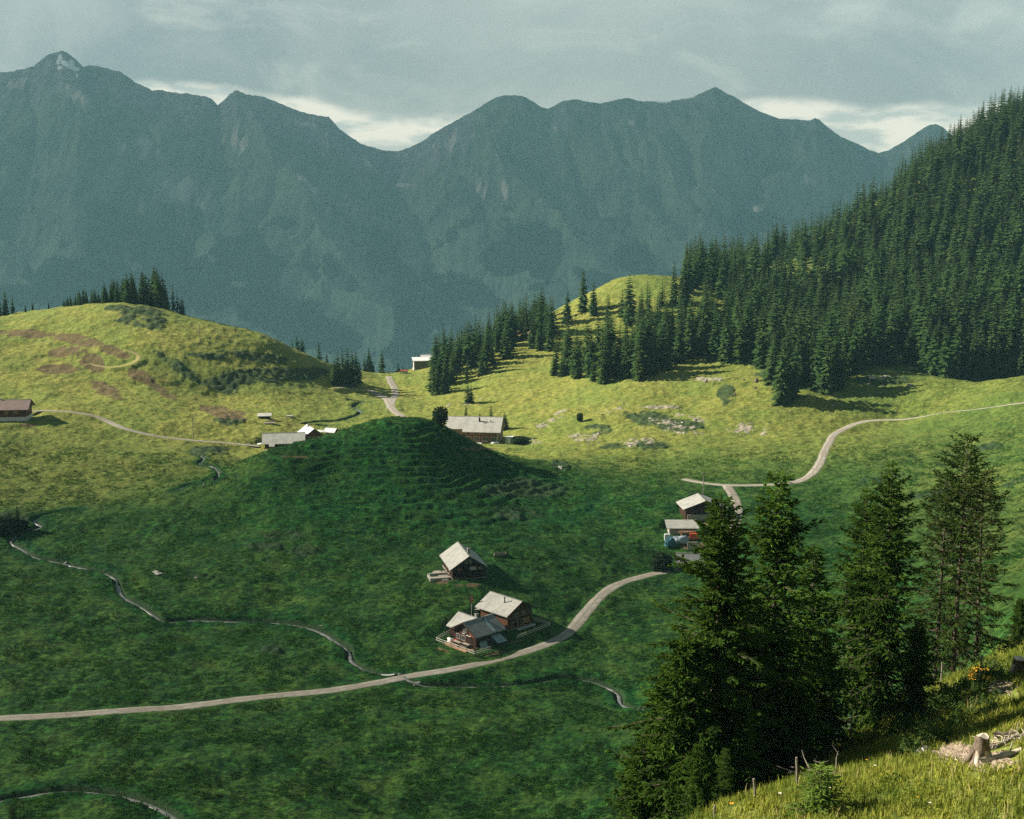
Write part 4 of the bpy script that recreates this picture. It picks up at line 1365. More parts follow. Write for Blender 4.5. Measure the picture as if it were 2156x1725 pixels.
    # rail fences
    def fence(pts, label, rails=(.95, .5), mat='rail', spacing=2.4):
        W_ = [Vector(p) for p in pts]
        f = empty('rail_fence', W_[0])
        tag(f, label, "fence", "rail fences of the hamlet")
        o0 = W_[0]
        for i in range(len(W_) - 1):
            p, q = W_[i] - o0, W_[i + 1] - o0
            n = max(1, round((q - p).length / spacing))
            for k in range(n + (i == len(W_) - 2)):
                t = p.lerp(q, k / n)
                x, y = t.x + o0.x, t.y + o0.y
                z = gz(x, y) - o0.z
                MB().box((t.x, t.y, z + .35), (.13, .13, 1.5)).build('post', M['wood_pale'], f)
            for h in rails:
                MB().bar(p + Vector((0, 0, h)), q + Vector((0, 0, h)), .05, .15).build('rail', M[mat], f)
        return f
    A = pick(917, 1352, 200)
    B = pick(1000, 1382, 200)
    Cc = pick(1033, 1371, 200)
    D0 = pick(952, 1333, 200)
    fence([D0, A], "grey rail fence running from the terrace's left corner back to the house")
    fence([A, B], "white double rail fence along the open front of the house terrace", (1.0, .55))
    fence([B, Cc], "short white rail fence turning back from the terrace corner towards the shelter")
    E, F, G = pick(1088, 1348, 200), pick(1160, 1320, 200), pick(1120, 1308, 200)
    fence([E, F], "double rail fence parallel to the road right of the brown timber house")
    fence([F, G], "sunlit rail fence behind the brown timber house's right corner")
    # flag
    p = pick(993, 1301, 200)
    f = empty('flagpole', p)
    tag(f, "thin flagpole with a limp red and white flag behind the terrace house", "flagpole")
    MB().tube([(0, 0, -.5), (0, 0, 5.6)], [.06, .04], 8).build('pole', M['rail'], f)
    fm = MB()
    prof = [(5.5, .05), (5.1, .16), (4.6, .32), (4.2, .40), (3.9, .36), (3.5, .20), (3.25, .06)]
    for i in range(len(prof) - 1):
        (z0, w0), (z1, w1) = prof[i], prof[i + 1]
        fm.poly([(-w0 * .5, .07, z0), (w0 * .6, -.10, z0), (w1 * .6, -.10, z1), (-w1 * .5, .07, z1)])
        fm.poly([(w0 * .6, -.10, z0), (w0 * .9, .12, z0), (w1 * .9, .12, z1), (w1 * .6, -.10, z1)])
        fm.poly([(-w0 * .5, .07, z0), (-w1 * .5, .07, z1), (-w1 * .8, -.12, z1), (-w0 * .8, -.12, z0)])
    fl = fm.build('flag', M['red'], f)
    MB().box((.06, -.075, 4.25), (.10, .02, .5), .5).box((.06, -.075, 4.3), (.3, .02, .11), -.78).build('cross', M['white'], fl)


def build_far_houses():
    # big house behind the knoll
    (c, yaw) = SITE['big_house']
    e = empty('alpine_farmhouse', c, math.radians(yaw))
    tag(e, "large timber farmhouse with a wide pale roof, half hidden behind the grassy knoll", "farmhouse")
    L, W, he, rise = 12.6, 11.2, 4.5, 3.6
    x0 = 2.6
    mw = MB()
    o = [(x0 - L / 2, -W / 2, -1.5), (x0 - L / 2, W / 2, -1.5), (x0 - L / 2, W / 2, he), (x0 - L / 2, 0, he + rise), (x0 - L / 2, -W / 2, he)]
    w = mw.prism(o, (L, 0, 0)).build('wall', M['wood_warm'], e)
    gable_roof(e, L, W, he, rise, 1.3, 1.0, M['shingle'], .25, x0 - L / 2 - .2, x0 + L / 2 + .9)
    L2 = 5.8
    xc = x0 - L / 2 - L2 / 2
    W2 = 9.6
    o = [(xc - L2 / 2, -W2 / 2, -1.5), (xc - L2 / 2, W2 / 2, -1.5), (xc - L2 / 2, W2 / 2, he + .5), (xc - L2 / 2, 0, he + rise - .12), (xc - L2 / 2, -W2 / 2, he + .5)]
    MB().prism(o, (L2, 0, 0)).build('wing_wall', M['wood_warm'], e)
    r2 = gable_roof(e, L2, W2, he + .5, rise - .62, .9, .6, M['shingle'], .25, xc - L2 / 2 - .7, xc + L2 / 2 - .01, name='wing_roof')
    kids = [ch for ch in e.children if ch.name.startswith('roof')]
    ro = kids[0]
    MB().box((x0 - 1.0, -2.2, he + rise - .6), (.5, .5, 1.9)).build('chimney', M['iron'], ro)
    MB().tube([(x0 + 3.0, -2.3, he + rise - 1.6), (x0 + 3.0, -2.3, he + rise - .5)], .14, 8).build('stove_pipe', M['iron'], ro)
    MB().tube([(x0 + .8, -2.9, he + rise - 2), (x0 + .8, -2.9, he + rise - 1.2)], .12, 8).build('vent_pipe', M['iron'], ro)
    yf = -W / 2
    MB().box((x0, yf - .06, 2.45), (L + .1, .12, .22)).box((x0, yf - .05, 4.35), (L + .1, .1, .2)).build('floor_beam', M['wood_brown'], w)
    for i in range(5):
        MB().box((x0 - L / 2 + .2 + i * (L - .4) / 4, yf - .1, 1.9), (.26, .2, 4.9)).build('post', M['wood_brown'], e)
    for i in range(4):
        xx = x0 - L / 2 + 1.75 + i * (L - .4) / 4
        f = MB()
        f.box((xx, yf - .04, 2.0), (2.1, .08, .12)).box((xx, yf - .04, .7), (2.1, .08, .12))
        for k in (-1, 0, 1):
            f.box((xx + k * .98, yf - .04, 1.35), (.12, .08, 1.2))
        fo = f.build('window', M['wood_pale'], e)
        MB().box((xx, yf - .012, 1.35), (2.0, .02, 1.2)).build('pane', M['glass'], fo)
        f = MB().box((xx, yf - .04, 3.35), (1.5, .08, .9)).build('shutter', M['wood_brown'], e)
    MB().bar((x0 + L / 2 + .1, yf - .6, 3.9), (x0 + L / 2 - .6, yf - .9, .3), .35, .2).build('brace', M['concrete'], e)
    MB().bar((x0 + L / 2 + 1.2, yf + 1.2, 4.1), (x0 + L / 2 + .9, yf + .2, 1.2), .3, .2).build('stair_rail', M['concrete'], e)

    def near(name, mb, mat, dx, dy, dz=0, rz=0, smooth=False):
        o = mb.build(name, mat, None, smooth)
        o.location = c + cs(yaw) * dx + cs(yaw + 90) * dy + Vector((0, 0, dz))
        o.rotation_euler = (0, 0, math.radians(yaw) + rz)
        return o
    # container
    p = pick(1073, 934, 420)
    k = empty('storage_container', p, math.radians(-10))
    tag(k, "pale grey box container standing right of the large timber farmhouse", "container")
    bx = MB().box((0, 0, 1.25), (2.5, 2.2, 2.5)).build('body', M['tin_blue'], k)
    MB().box((0, 0, 2.54), (2.7, 2.4, .1)).build('lid', M['tin'], k)
    MB().box((0, -1.13, 1.2), (1.0, .05, 2.0)).box((-1.13, -1.12, 1.2), (.1, .04, 2.3)).box((1.13, -1.12, 1.2), (.1, .04, 2.3)).build('door', M['tin'], k)
    p = pick(1041, 934, 420)
    o = MB().lump((0, 0, 0), (1.7, 1.0, .8), 21, 12, 7, .15).build('covered_trailer', M['white'], None, True)
    o.location = p
    tag(o, "pale tarpaulin covered heap before the right corner of the large farmhouse", "trailer")
    t = empty('bird_table', pick(1021, 938, 420))
    tag(t, "small wooden table on one leg in front of the large farmhouse", "table")
    MB().box((0, 0, 1.3), (1.1, .8, .08)).box((-.5, 0, 1.55), (.06, .8, .5)).build('tabletop', M['wood_pale'], t)
    MB().tube([(0, 0, -.4), (0, 0, 1.26)], .07, 6).build('leg', M['wood_dark'], t)
    b = near('patio_slab', MB().box((0, 0, 0), (4.2, 2.6, .3)), M['concrete'], 1.2, yf - 2.2, .05)
    tag(b, kind='structure')

    # long house and its gabled neighbour
    (c, yaw) = SITE['long_house']
    e = empty('long_barn', c, math.radians(yaw))
    tag(e, "long low farm building with one big grey roof slope, left of the knoll", "barn")
    L, W, he, rise = 12.8, 7.8, 2.2, 2.5
    MB().box((0, 0, -.7), (L + .2, W + .2, 1.9)).build('foundation', M['stone'], e)
    wall_body(e, L, W, he, rise, M['wood_dark'], z0=.25)
    r = gable_roof(e, L, W, he, rise, .8, 1.0, M['shingle'])
    k_ = rise / (W / 2)
    MB().prism([(-4.9, -W / 2 - .8, he - .8 * k_ + .21), (-3.0, -W / 2 - .8, he - .8 * k_ + .21), (-3.0, -W / 2 - 1.9, he - 1.9 * k_ + .21), (-4.9, -W / 2 - 1.9, he - 1.9 * k_ + .21)], (0, 0, -.16)).build('eave_extension', M['shingle'], r)
    MB().box((-L / 2 - 1.4, -1.6, 1.5), (2.6, 2.4, .12), 0, 0, math.radians(-6)).build('side_roof', M['tin'], e)
    MB().bar((-L / 2 - .1, -2.6, 2.6), (-L / 2 - .1, -1.2, 1.9), .1, .12).build('gable_brace', M['wood_pale'], e)
    opening(e, '-x', L, W, 1.0, 2.6, .8, .7)
    opening(e, '-y', L, W, 1.5, 1.3, 1.2, .8)
    opening(e, '-y', L, W, -2.0, 1.1, 1.0, 1.8, 'door', 'wood_brown', 'wood_black', 0)
    o = MB().lump((0, 0, 0), (3.2, 1.2, .8), 33, 14, 7, .2).build('firewood_heap', M['deadwood'])
    o.location = pick(576, 953, 420)
    tag(o, "low grey heap along the front wall of the long low farm building", "wood pile")

    (c, yaw) = SITE['gable_house']
    e = empty('gabled_cabin', c, math.radians(yaw))
    tag(e, "small wooden cabin with bright white gable roof at the long barn's right end", "cabin")
    L, W, he, rise = 8.0, 6.2, 2.6, 2.2
    MB().box((0, 0, -.7), (L + .2, W + .2, 1.9)).build('foundation', M['stone'], e)
    wall_body(e, L, W, he, rise, M['wood_brown'], z0=.2)
    r = gable_roof(e, L, W, he, rise, .7, .9, M['tin'])
    chimney(r, -1.4, -.5, he + rise - .5, .5, 1.3)
    for t in (-1.6, 0, 1.6):
        opening(e, '+x', L, W, t, 1.6, .8, .8)
    sh = MB().box((-1.5, W / 2 + 1.9, 2.7), (4.5, 3.0, .14), 0, math.radians(-8)).build('side_roof', M['tin'], e)

    (c, yaw) = SITE['small_hut']
    e = empty('tiny_hut', c, math.radians(yaw))
    tag(e, "tiny wooden hut with white gable roof standing alone left of the knoll's top", "hut")
    L, W, he, rise = 3.4, 3.2, 2.0, .9
    wall_body(e, L, W, he, rise, M['wood_brown'], z0=-.8)
    gable_roof(e, L, W, he, rise, .6, .6, M['tin'])
    opening(e, '-y', L, W, .2, 1.1, .9, 1.0)
    opening(e, '+x', L, W, 0, 1.0, .8, 1.6, 'door', 'wood_dark', 'wood_black', 0)
    p = pick(716, 916, 420)
    MBp = MB().tube([(0, 0, -.5), (0, 0, 2.6)], .2, 8).box((0, 0, 2.65), (.5, .5, .08)).build('thick_post', M['iron'])
    MBp.location = p
    tag(MBp, "short thick dark post right of the tiny white roofed hut", "post")
    p = pick(557, 880, 420)
    e = empty('sunken_shed', p, math.radians(8))
    tag(e, "half buried low shed with flat pale roof alone on the far yellow meadow", "shed")
    MB().box((0, 0, .3), (4.2, 3.4, 1.4)).build('wall', M['wood_dark'], e)
    MB().box((0, 0, 1.15), (5.2, 4.2, .16), 0, math.radians(7)).build('roof', M['shingle'], e)
    p = pick(610, 878, 420)
    o = MB().box((0, 0, .2), (2.6, 1.2, .5)).box((0, 0, .47), (2.4, 1.0, .06)).build('stone_trough', M['concrete'])
    o.location = p
    tag(o, "small pale stone trough on the far yellow meadow right of the sunken shed", "trough")
    p = pick(568, 892, 420)
    o = MB().box((0, 0, .25), (4.0, 1.6, .18), .1).box((0, .7, .6), (4.0, .08, .5), .1).build('plank_bridge', M['wood_pale'])
    o.location = p
    tag(o, "small plank footbridge across the thin dark brook on the far meadow", "bridge")

    # barn at the left edge
    (c, yaw) = SITE['barn']
    e = empty('brown_barn', c, math.radians(yaw))
    tag(e, "brown barn with red brown roof on a white base, cut by the left picture edge", "barn")
    L, W, he, rise = 15.4, 8.0, 4.3, 2.2
    MB().box((0, 0, -.1), (L + .2, W + .2, 3.0)).build('foundation', M['render'], e)
    wall_body(e, L, W, he, rise, M['wood_brown'], z0=1.4)
    r = gable_roof(e, L, W, he, rise, 1.0, 1.0, M['roof_brown'])
    chimney(r, -1.5, .3, he + rise - .3, .6, .9, False)
    for t in (-4.6, -1.6, 1.4, 4.4):
        opening(e, '-y', L, W, t, 2.9, 1.5, 1.3, 'window', 'wood_dark', 'wood_warm', 2)
    opening(e, '-y', L, W, 5.2, .4, 1.1, 1.7, 'door', 'wood_dark', 'wood_black', 0)
    opening(e, '+x', L, W, -1.0, .5, 1.2, 1.6, 'door', 'wood_dark', 'wood_black', 0)
    opening(e, '+x', L, W, 0.6, 3.2, 1.0, 1.0)

    # lift station on the saddle
    (c, yaw) = SITE['station']
    e = empty('lift_station', c, math.radians(yaw))
    tag(e, "cable car station with dark glass side and flat white roof on the saddle", "station")
    L, W, H = 8.4, 7.6, 4.6
    MB().box((0, 0, -1.3), (L - .8, W - .4, 3.0)).build('base', M['red'], e)
    MB().box((0, 0, .35), (L + .3, W + .3, .35)).build('floor_slab', M['render'], e)
    b = MB()
    b.box((0, W / 2 - .1, 2.6), (L, .2, 4.15)).box((L / 2 - .1, -.1, 2.6), (.2, W - .2, 4.15)).box((-L / 2 + .2, -W / 2 + .2, 2.6), (.4, .4, 4.15)).box((-L / 2 + .2, W / 2 - .5, 2.6), (.4, .5, 4.15)).box((-L / 2 + .3, 0, 4.4), (.5, W - .8, .5))
    b.build('wall', M['concrete'], e)
    g = MB().box((.2, -W / 2 + .08, 2.55), (L - .6, .1, 4.0)).build('glass_front', M['glass'], e)
    MB().box((-L / 2 + .12, -.8, 2.2), (.1, 3.6, 3.3)).build('pane', M['tin'], e)
    MB().prism([(-L / 2 - .5, -W / 2 - .5, 4.75), (-L / 2 - .5, W / 2 + .3, 5.6), (-L / 2 - .5, W / 2 + .3, 5.85), (-L / 2 - .5, -W / 2 - .5, 5.0)], (L + 1, 0, 0)).build('roof', M['tin'], e)
    e2 = empty('gabled_station_annex', c + Vector((3.4, 7.5, 0)), math.radians(yaw + 4))
    tag(e2, "brown gabled building with pale roof right behind the glass lift station", "building")
    wall_body(e2, 7.6, 7.0, 4.6, 2.0, M['roof_brown'], z0=-2)
    gable_roof(e2, 7.6, 7.0, 4.6, 2.0, .7, .8, M['tin'])
    p = pick(851, 786, 560)
    o = MB().box((0, 0, .6), (3.4, 1.6, 1.5)).box((0, 0, 1.38), (3.6, 1.8, .14)).build('orange_topped_crate', M['cutwood'])
    o.data.materials.append(M['red'])
    for i, pl in enumerate(o.data.polygons):
        pl.material_index = 1 if i >= 6 else 0
    o.location = p
    tag(o, "pale block with red top on the saddle left of the lift station", "crate")
    p = pick(838, 787, 560)
    o = MB().box((0, 0, 1.1), (2.6, .15, .7)).box((-.9, 0, .4), (.12, .12, 1.2)).box((.9, 0, .4), (.12, .12, 1.2)).build('info_board', M['wood_brown'])
    o.location = p
    tag(o, "small brown notice board on legs at the end of the saddle path", "sign")
    o = empty('crash_barrier', pick(822, 786, 560))
    tag(o, "grey guard rail at the top of the saddle path", "barrier")
    MB().bar((-5.5, 0, .8), (2.2, 0, .8), .1, .35).build('rail', M['tin_blue'], o)
    for x in (-5, -3, -1, 1):
        MB().box((x, .1, .2), (.14, .12, 1.2)).build('post', M['iron'], o)


def build_right_sheds():
    (c, yaw) = SITE['upper_shed']
    e = empty('open_barn', c, math.radians(yaw))
    tag(e, "wooden shed with pale gable roof highest on the slope behind the tall spruces", "shed")
    L, W, he, rise = 7.2, 10.4, 2.9, 1.9
    wall_body(e, L, W, he, rise, M['wood_dark'], z0=-1.5)
    gable_roof(e, L, W, he, rise, .8, .9, M['shingle'])
    opening(e, '+x', L, W, -2.0, 1.2, 2.4, 2.0, 'door', 'wood_brown', 'wood_black', 1)
    MB().box((L / 2 + 1.0, -1.8, .55), (.16, 6.4, 1.6)).build('plank_screen', M['wood_pale'], e)
    (c, yaw) = SITE['lower_shed']
    e = empty('lean_to_shed', c, math.radians(yaw))
    tag(e, "low shed under a single flat pale roof above the tarpaulins", "shed")
    MB().box((0, .2, .6), (7.0, 3.6, 2.8)).build('wall', M['plank'], e)
    MB().box((0, 0, 2.35), (8.4, 5.4, .18), 0, math.radians(11)).build('roof', M['shingle'], e)
    MB().box((-3.3, -2.0, .9), (.16, .16, 2.0)).box((3.3, -2.0, .9), (.16, .16, 2.0)).build('post', M['wood_pale'], e)

    def put(name, mb, mat, u, v, label, cat, dz=0.0, smooth=False, rz=0):
        o = mb.build(name, mat, None, smooth)
        o.location = pick(u, v, 250) + Vector((0, 0, dz))
        o.rotation_euler = (0, 0, rz)
        return tag(o, label, cat)
    put('tarpaulin_heap', MB().lump((0, 0, 0), (1.7, 1.3, 1.5), 41, 16, 10, .2), M['tarp'], 1412, 1145, "teal tarpaulin over a heap in front of the low flat roofed shed", "tarpaulin")
    put('grey_tarpaulin_heap', MB().lump((0, 0, 0), (2.3, 1.3, 1.4), 43, 16, 10, .2), M['tin_blue'], 1431, 1139, "grey blue covered heap right beside the teal tarpaulin", "tarpaulin")
    put('white_tank', MB().box((0, 0, .8), (1.5, 1.2, 1.6)).box((0, 0, 1.65), (1.3, 1.0, .12)), M['tin'], 1405, 1138, "white square tank at the left end of the tarpaulin heaps", "tank")
    put('red_crate', MB().box((0, 0, .75), (2.2, 1.3, 1.4)).box((0, 0, 1.5), (2.3, 1.4, .12)), M['orange'], 1461, 1135, "bright orange red crate standing behind the tarpaulins", "crate")
    put('orange_planks', MB().box((0, 0, 1.6), (4.4, .5, .12), .1).box((.3, .5, 1.72), (4.2, .4, .1), -.1).box((-1.4, 0, .7), (.2, .6, 1.8)).box((1.4, 0, .7), (.2, .6, 1.8)), M['wood_warm'], 1446, 1133, "reddish planks laid across trestles in front of the low shed", "planks")
    put('plank_wall', MB().box((0, 0, .9), (2.6, .18, 2.4)).box((0, -.12, 2.0), (2.8, .06, .12)), M['wood_pale'], 1458, 1158, "pale plank screen below the orange red crate", "screen")
    (c, yaw) = SITE['low_hut']
    e = empty('low_hut', c, math.radians(yaw))
    tag(e, "low dark hut with pale gable edge beside the dark bush by the road", "hut")
    L, W, he, rise = 6.4, 4.6, 1.8, 1.9
    wall_body(e, L, W, he, rise, M['wood_black'], z0=-1.2)
    r = gable_roof(e, L, W, he, rise, .7, .6, M['shingle_dark'])
    MB().bar((-L / 2 - .68, 0, he + rise + .05), (-L / 2 - .68, -W / 2 - .7, he - .5), .08, .3).bar((-L / 2 - .68, 0, he + rise + .05), (-L / 2 - .68, W / 2 + .7, he - .5), .08, .3).build('gable_edge', M['wood_warm'], r)


build_chalet()
build_hamlet()
build_far_houses()
build_right_sheds()


# ------------------------------------------------------------------ poles, rocks, stumps
def utility_pole(u, v, h, label, ymin=300):
    p = pick(u, v, ymin)
    e = empty('utility_pole', p)
    tag(e, label, "utility pole", "wooden power poles")
    MB().tube([(0, 0, -.6), (0, 0, h)], [.15, .11], 8).build('pole', M['deadwood'], e)
    MB().box((0, 0, h - .5), (1.3, .1, .12)).build('crossarm', M['deadwood'], e)
    MB().tube([(-.55, 0, h - .45), (-.55, 0, h - .2)], .06, 6).tube([(.55, 0, h - .45), (.55, 0, h - .2)], .06, 6).build('insulator', M['render'], e)
    return p + Vector((0, 0, h - .2))


utility_pole(407, 925, 7.5, "wooden power pole beside the pale track below the left hill")
utility_pole(421, 721, 7.5, "wooden power pole high on the left hill's sunlit slope")
utility_pole(1481, 1042, 6.5, "thin wooden power pole where the roads meet above the sheds", 250)

ROCKS = [(331, 1207, 1.1, "long flat pale boulder lying in the dark meadow left of the knoll's foot"), (413, 1217, .45, "small white stone in the dark meadow, right of the long flat boulder"),
         (139, 1186, .5, "upright white stone on the stream bank near the left edge"), (842, 1421, .6, "pale block beside the road where the stream passes under it"),
         (1488, 800, .9, "pale rock on the sunlit slope just below the forest edge"), (1838, 797, 1.2, "pale boulder at the foot of the dark forest"), (1916, 812, 1.1, "second pale rock at the forest foot, above the upper road"),
         (1180, 985, 1.0, "dark rock on the knoll's right shoulder"), (430, 1020, .4, "tiny white stone on the knoll's left flank"), (880, 1439, .8, "dark wet rock at the culvert below the road")]
for i, (u, v, r, lab) in enumerate(ROCKS):
    p = pick(u, v, 180)
    rd = random.Random(i)
    lb = MB()
    if i == 0:
        lb.lump((0, 0, 0), (1.7, .8, .5), 2, 14, 8, .22)
    else:
        lb.lump((0, 0, 0), (r, r * rd.uniform(.6, .9), r * rd.uniform(.5, .8)), i, 12, 8, .25)
    o = lb.build('boulder', M['rock'])
    o.location = p - Vector((0, 0, .05))
    o.rotation_euler = (0, 0, rd.uniform(0, 3))
    tag(o, lab, "boulder", "boulders in the pastures")


def scatter_scree():
    rng = np.random.RandomState(3)
    w = (scree * (GY > 300)).ravel()
    ids = np.flatnonzero(w > 0.3)
    ids = rng.permutation(ids)[:230]
    base = MB().lump((0, 0, 0), (1, .8, .55), 77, 7, 5, .3)
    bv = np.array(base.v)
    bf = np.array(base.f)
    V, Q = [], []
    for i, k in enumerate(ids):
        s = rng.uniform(.10, .35) if rng.rand() < .85 else rng.uniform(.35, .8)
        a = rng.uniform(0, 6.28)
        R = np.array([[math.cos(a), -math.sin(a), 0], [math.sin(a), math.cos(a), 0], [0, 0, 1]])
        V.append(bv @ R.T * s + [GX.ravel()[k], GY.ravel()[k], GZ.ravel()[k]])
        Q.append(bf + i * len(bv))
    me = np_mesh("scree", np.concatenate(V), np.concatenate(Q), [M['rock']])
    tag(link("scree", me), "loose pale stones strewn over the slope below the forest", "stones", kind='stuff')


scatter_scree()


def hill_stump(u, v, s, lab, ymin=300):
    p = pick(u, v, ymin)
    m = MB().tube([(0, 0, -.3), (0, 0, .1), (.05 * s, 0, .5 * s), (.1 * s, 0, .9 * s)], [.75 * s, .6 * s, .45 * s, .42 * s], 9)
    for a in range(5):
        d = cs(a * 72 + 20)
        m.tube([d * .3 * s + Vector((0, 0, .25 * s)), d * .9 * s + Vector((0, 0, -.05))], [.2 * s, .08 * s], 5)
    o = m.build('tree_stump', M['stumpbark'])
    o.location = p
    return tag(o, lab, "stump", "stumps below the forest")


for u, v, s, lab in ((1487, 806, 1.1, "dark stump just left below the rock under the forest edge"), (1593, 803, 1.3, "larger dark stump near the big outlying spruces"),
                     (1566, 801, .8, "small dark stump left of the larger one near the outlying spruces"), (1590, 818, .8, "low stump below the larger dark stump"), (1548, 832, .8, "stump among green weeds low on the sunlit slope")):
    hill_stump(u, v, s, lab)


# ------------------------------------------------------------------ distant spruces
def conifer(seed, H=20.0, R=2.7, whorls=22, nb=9, simple_=False, thin=0.0):
    """whorls of drooping, ragged boughs on a trunk -> verts, quads, tris, material per face"""
    rng = np.random.RandomState(seed)
    V, Q, T3, qm, tm = [], [], [], [], []
    n = 6
    tr = 0.016 * H
    zs = [-1.0, 0.3 * H, 0.7 * H, H]
    rs = [tr, tr * .75, tr * .35, .02]
    for z, r in zip(zs, rs):
        for k in range(n):
            V.append((r * math.cos(k * 2 * math.pi / n), r * math.sin(k * 2 * math.pi / n), z))
    for i in range(3):
        for k in range(n):
            a, b = i * n + k, i * n + (k + 1) % n
            Q.append((a, b, b + n, a + n))
            qm.append(1)
    h0 = rng.uniform(.03, .09) * H
    lop = rng.uniform(0, 6.28)
    for w in range(whorls):
        f = (w + .3 * rng.rand()) / whorls
        h = h0 + (H * .985 - h0) * f ** 0.92
        g = 1 - f
        L0 = R * (g ** 0.72) * (1 - 0.25 * max(0, (.18 - f) / .18)) + .12
        m = max(4, int(nb * (0.55 + .6 * g)))
        a0 = rng.uniform(0, 6.28)
        for b in range(m):
            if rng.rand() < thin:
                continue
            az = a0 + b * 2 * math.pi / m + rng.uniform(-.3, .3)
            L = L0 * rng.uniform(.62, 1.18) * (1 + .12 * math.cos(az - lop))
            up = 0.45 * f - 0.25 + rng.uniform(-.12, .1)
            d = np.array([math.cos(az), math.sin(az)])
            s = np.array([-d[1], d[0]])
            wd = L * rng.uniform(.22, .34) + .12
            z0 = h + rng.uniform(-.25, .25) * H / whorls

            def pt(t, side, drop):
                xy = d * (t * L) + s * side
                return (xy[0], xy[1], z0 + up * t * L - 0.22 * L * t * t - drop)
            if simple_:
                bi = len(V)
                V += [pt(.02, 0, 0), pt(.55, wd, .28 * wd + .15), pt(1, 0, 0.1), pt(.55, -wd, .28 * wd + .15)]
                T3 += [(bi, bi + 2, bi + 1), (bi, bi + 3, bi + 2)]
                tm += [0, 0]
            else:
                bi = len(V)
                j = rng.uniform(.8, 1.2, 4)
                V += [pt(.03, 0, 0), pt(.5, 0, 0), pt(1.0, rng.uniform(-.1, .1) * L, .02 * L),
                      pt(.38, wd * j[0], .35 * wd + .12), pt(.78, wd * .62 * j[1], .3 * wd + .1),
                      pt(.38, -wd * j[2], .35 * wd + .12), pt(.78, -wd * .62 * j[3], .3 * wd + .1)]
                T3 += [(bi, bi + 1, bi + 3), (bi + 1, bi + 4, bi + 3), (bi + 1, bi + 2, bi + 4), (bi, bi + 5, bi + 1), (bi + 1, bi + 5, bi + 6), (bi + 1, bi + 6, bi + 2)]
                tm += [0] * 6
    return np.array(V, np.float32), np.array(Q), np.array(T3), qm, tm


RNG = np.random.RandomState(12)
FAR_VAR = []
for i in range(9):
    V, Q, T3, qm, tm = conifer(100 + i, 20, RNG.uniform(3.7, 5.0), 22, 9, False, .06)
    FAR_VAR.append(np_mesh("spruce_tree", V, Q, [M['spruce_far'], M['bark']], qm + tm, T3=T3))
THIN_VAR = []
for i in range(2):
    V, Q, T3, qm, tm = conifer(140 + i, 20, 3.3, 24, 7, False, .30)
    THIN_VAR.append(np_mesh("spruce_tree", V, Q, [M['spruce_thin'], M['bark']], qm + tm, T3=T3))
ROUND_VAR = []
for i in range(2):
    rr = np.random.RandomState(160 + i)
    n = 900
    th = np.arccos(rr.uniform(-1, 1, n))
    ph = rr.uniform(0, 6.28, n)
    q = rr.uniform(.62, 1.05, n) * (1 + .18 * np.sin(3 * ph + i) * np.sin(2 * th))
    c = np.stack([q * np.sin(th) * np.cos(ph), q * np.sin(th) * np.sin(ph), q * np.cos(th) * 1.15 + 1.1], -1)
    t1 = rr.normal(size=(n, 3))
    t2 = rr.normal(size=(n, 3))
    t1 *= .15 / np.linalg.norm(t1, axis=1)[:, None]
    t2 *= .15 / np.linalg.norm(t2, axis=1)[:, None]
    V = np.stack([c - t1, c + t2, c + t1, c - t2], 1).reshape(-1, 3)
    tv = [(0.07 * math.cos(k * 1.571), 0.07 * math.sin(k * 1.571), z) for z in (-.3, 1.2) for k in range(4)]
    Q = np.concatenate([np.arange(n * 4).reshape(n, 4), n * 4 + np.array([(k, (k + 1) % 4, 4 + (k + 1) % 4, 4 + k) for k in range(4)])])
    ROUND_VAR.append(np_mesh("round_bush", np.concatenate([V, tv]), Q, [M['bush'], M['bark']], [0] * n + [1] * 4))


def far_tree(x, y, h, label, group, seed=0, wide=1.0, thin=False, name="spruce_tree", cat="spruce", z=None):
    me = (THIN_VAR if thin else FAR_VAR)[seed % (2 if thin else len(FAR_VAR))]
    o = link(name, me)
    o.location = (x, y, (gz(x, y) if z is None else z) - .2)
    s = h / 20.0
    o.scale = (s * wide, s * wide, s)
    o.rotation_euler = (0, 0, (seed * 2.399) % 6.283)
    return tag(o, label, cat, group)


def tree_px(u, v_top, v_base, ymin, label, group, seed=0, wide=1.0, thin=False, Y=None):
    """spruce whose foot and tip are known in the view"""
    p = pick(u, v_base, ymin) if Y is None else Vector((float(ray(u, 600)[0]) * Y, Y, 0))
    if Y is not None:
        p.z = gz(p.x, p.y)
    a, s = ray(u, v_top)
    top = float(s) * p.y + CAMZ
    return far_tree(p.x, p.y, max(1.0, top - p.z), label, group, seed, wide, thin)


# wood on the crest of the left hill (feet hidden behind the crest)
g = "spruces of the small wood on the left hill"
lab = "dark spruce of the dense little wood crowning the left hill"
rr = random.Random(4)
crest = [(128, 652), (170, 650), (250, 641), (300, 637), (345, 645), (385, 657)]
tops = [(120, 640), (150, 618), (165, 610), (190, 606), (205, 604), (222, 592), (240, 585), (262, 575), (285, 572), (300, 566), (322, 560), (335, 562), (348, 582), (356, 600)]
for i in range(92):
    u = rr.uniform(126, 352)
    vt = np.interp(u, [t[0] for t in tops], [t[1] for t in tops]) + rr.uniform(-3, 16)
    Y = rr.uniform(603, 628)
    tree_px(u, vt, 0, 0, lab, g, i, rr.uniform(.75, 1.0), Y=Y)
for u, vt, Y in ((100, 634, 612), (66, 632, 606), (140, 622, 610)):
    tree_px(u, vt, 0, 0, ("small spruce standing apart at the left end of the hilltop wood" if u == 100 else "middle sized spruce at the low left end of the hilltop wood") if u != 66 else "lone small spruce between the hilltop wood and the left picture edge", None, int(u), .8, Y=Y)
tree_px(363, 598, 0, 0, "pale half bare spruce at the right edge of the hilltop wood", None, 3, 1.0, True, Y=612)
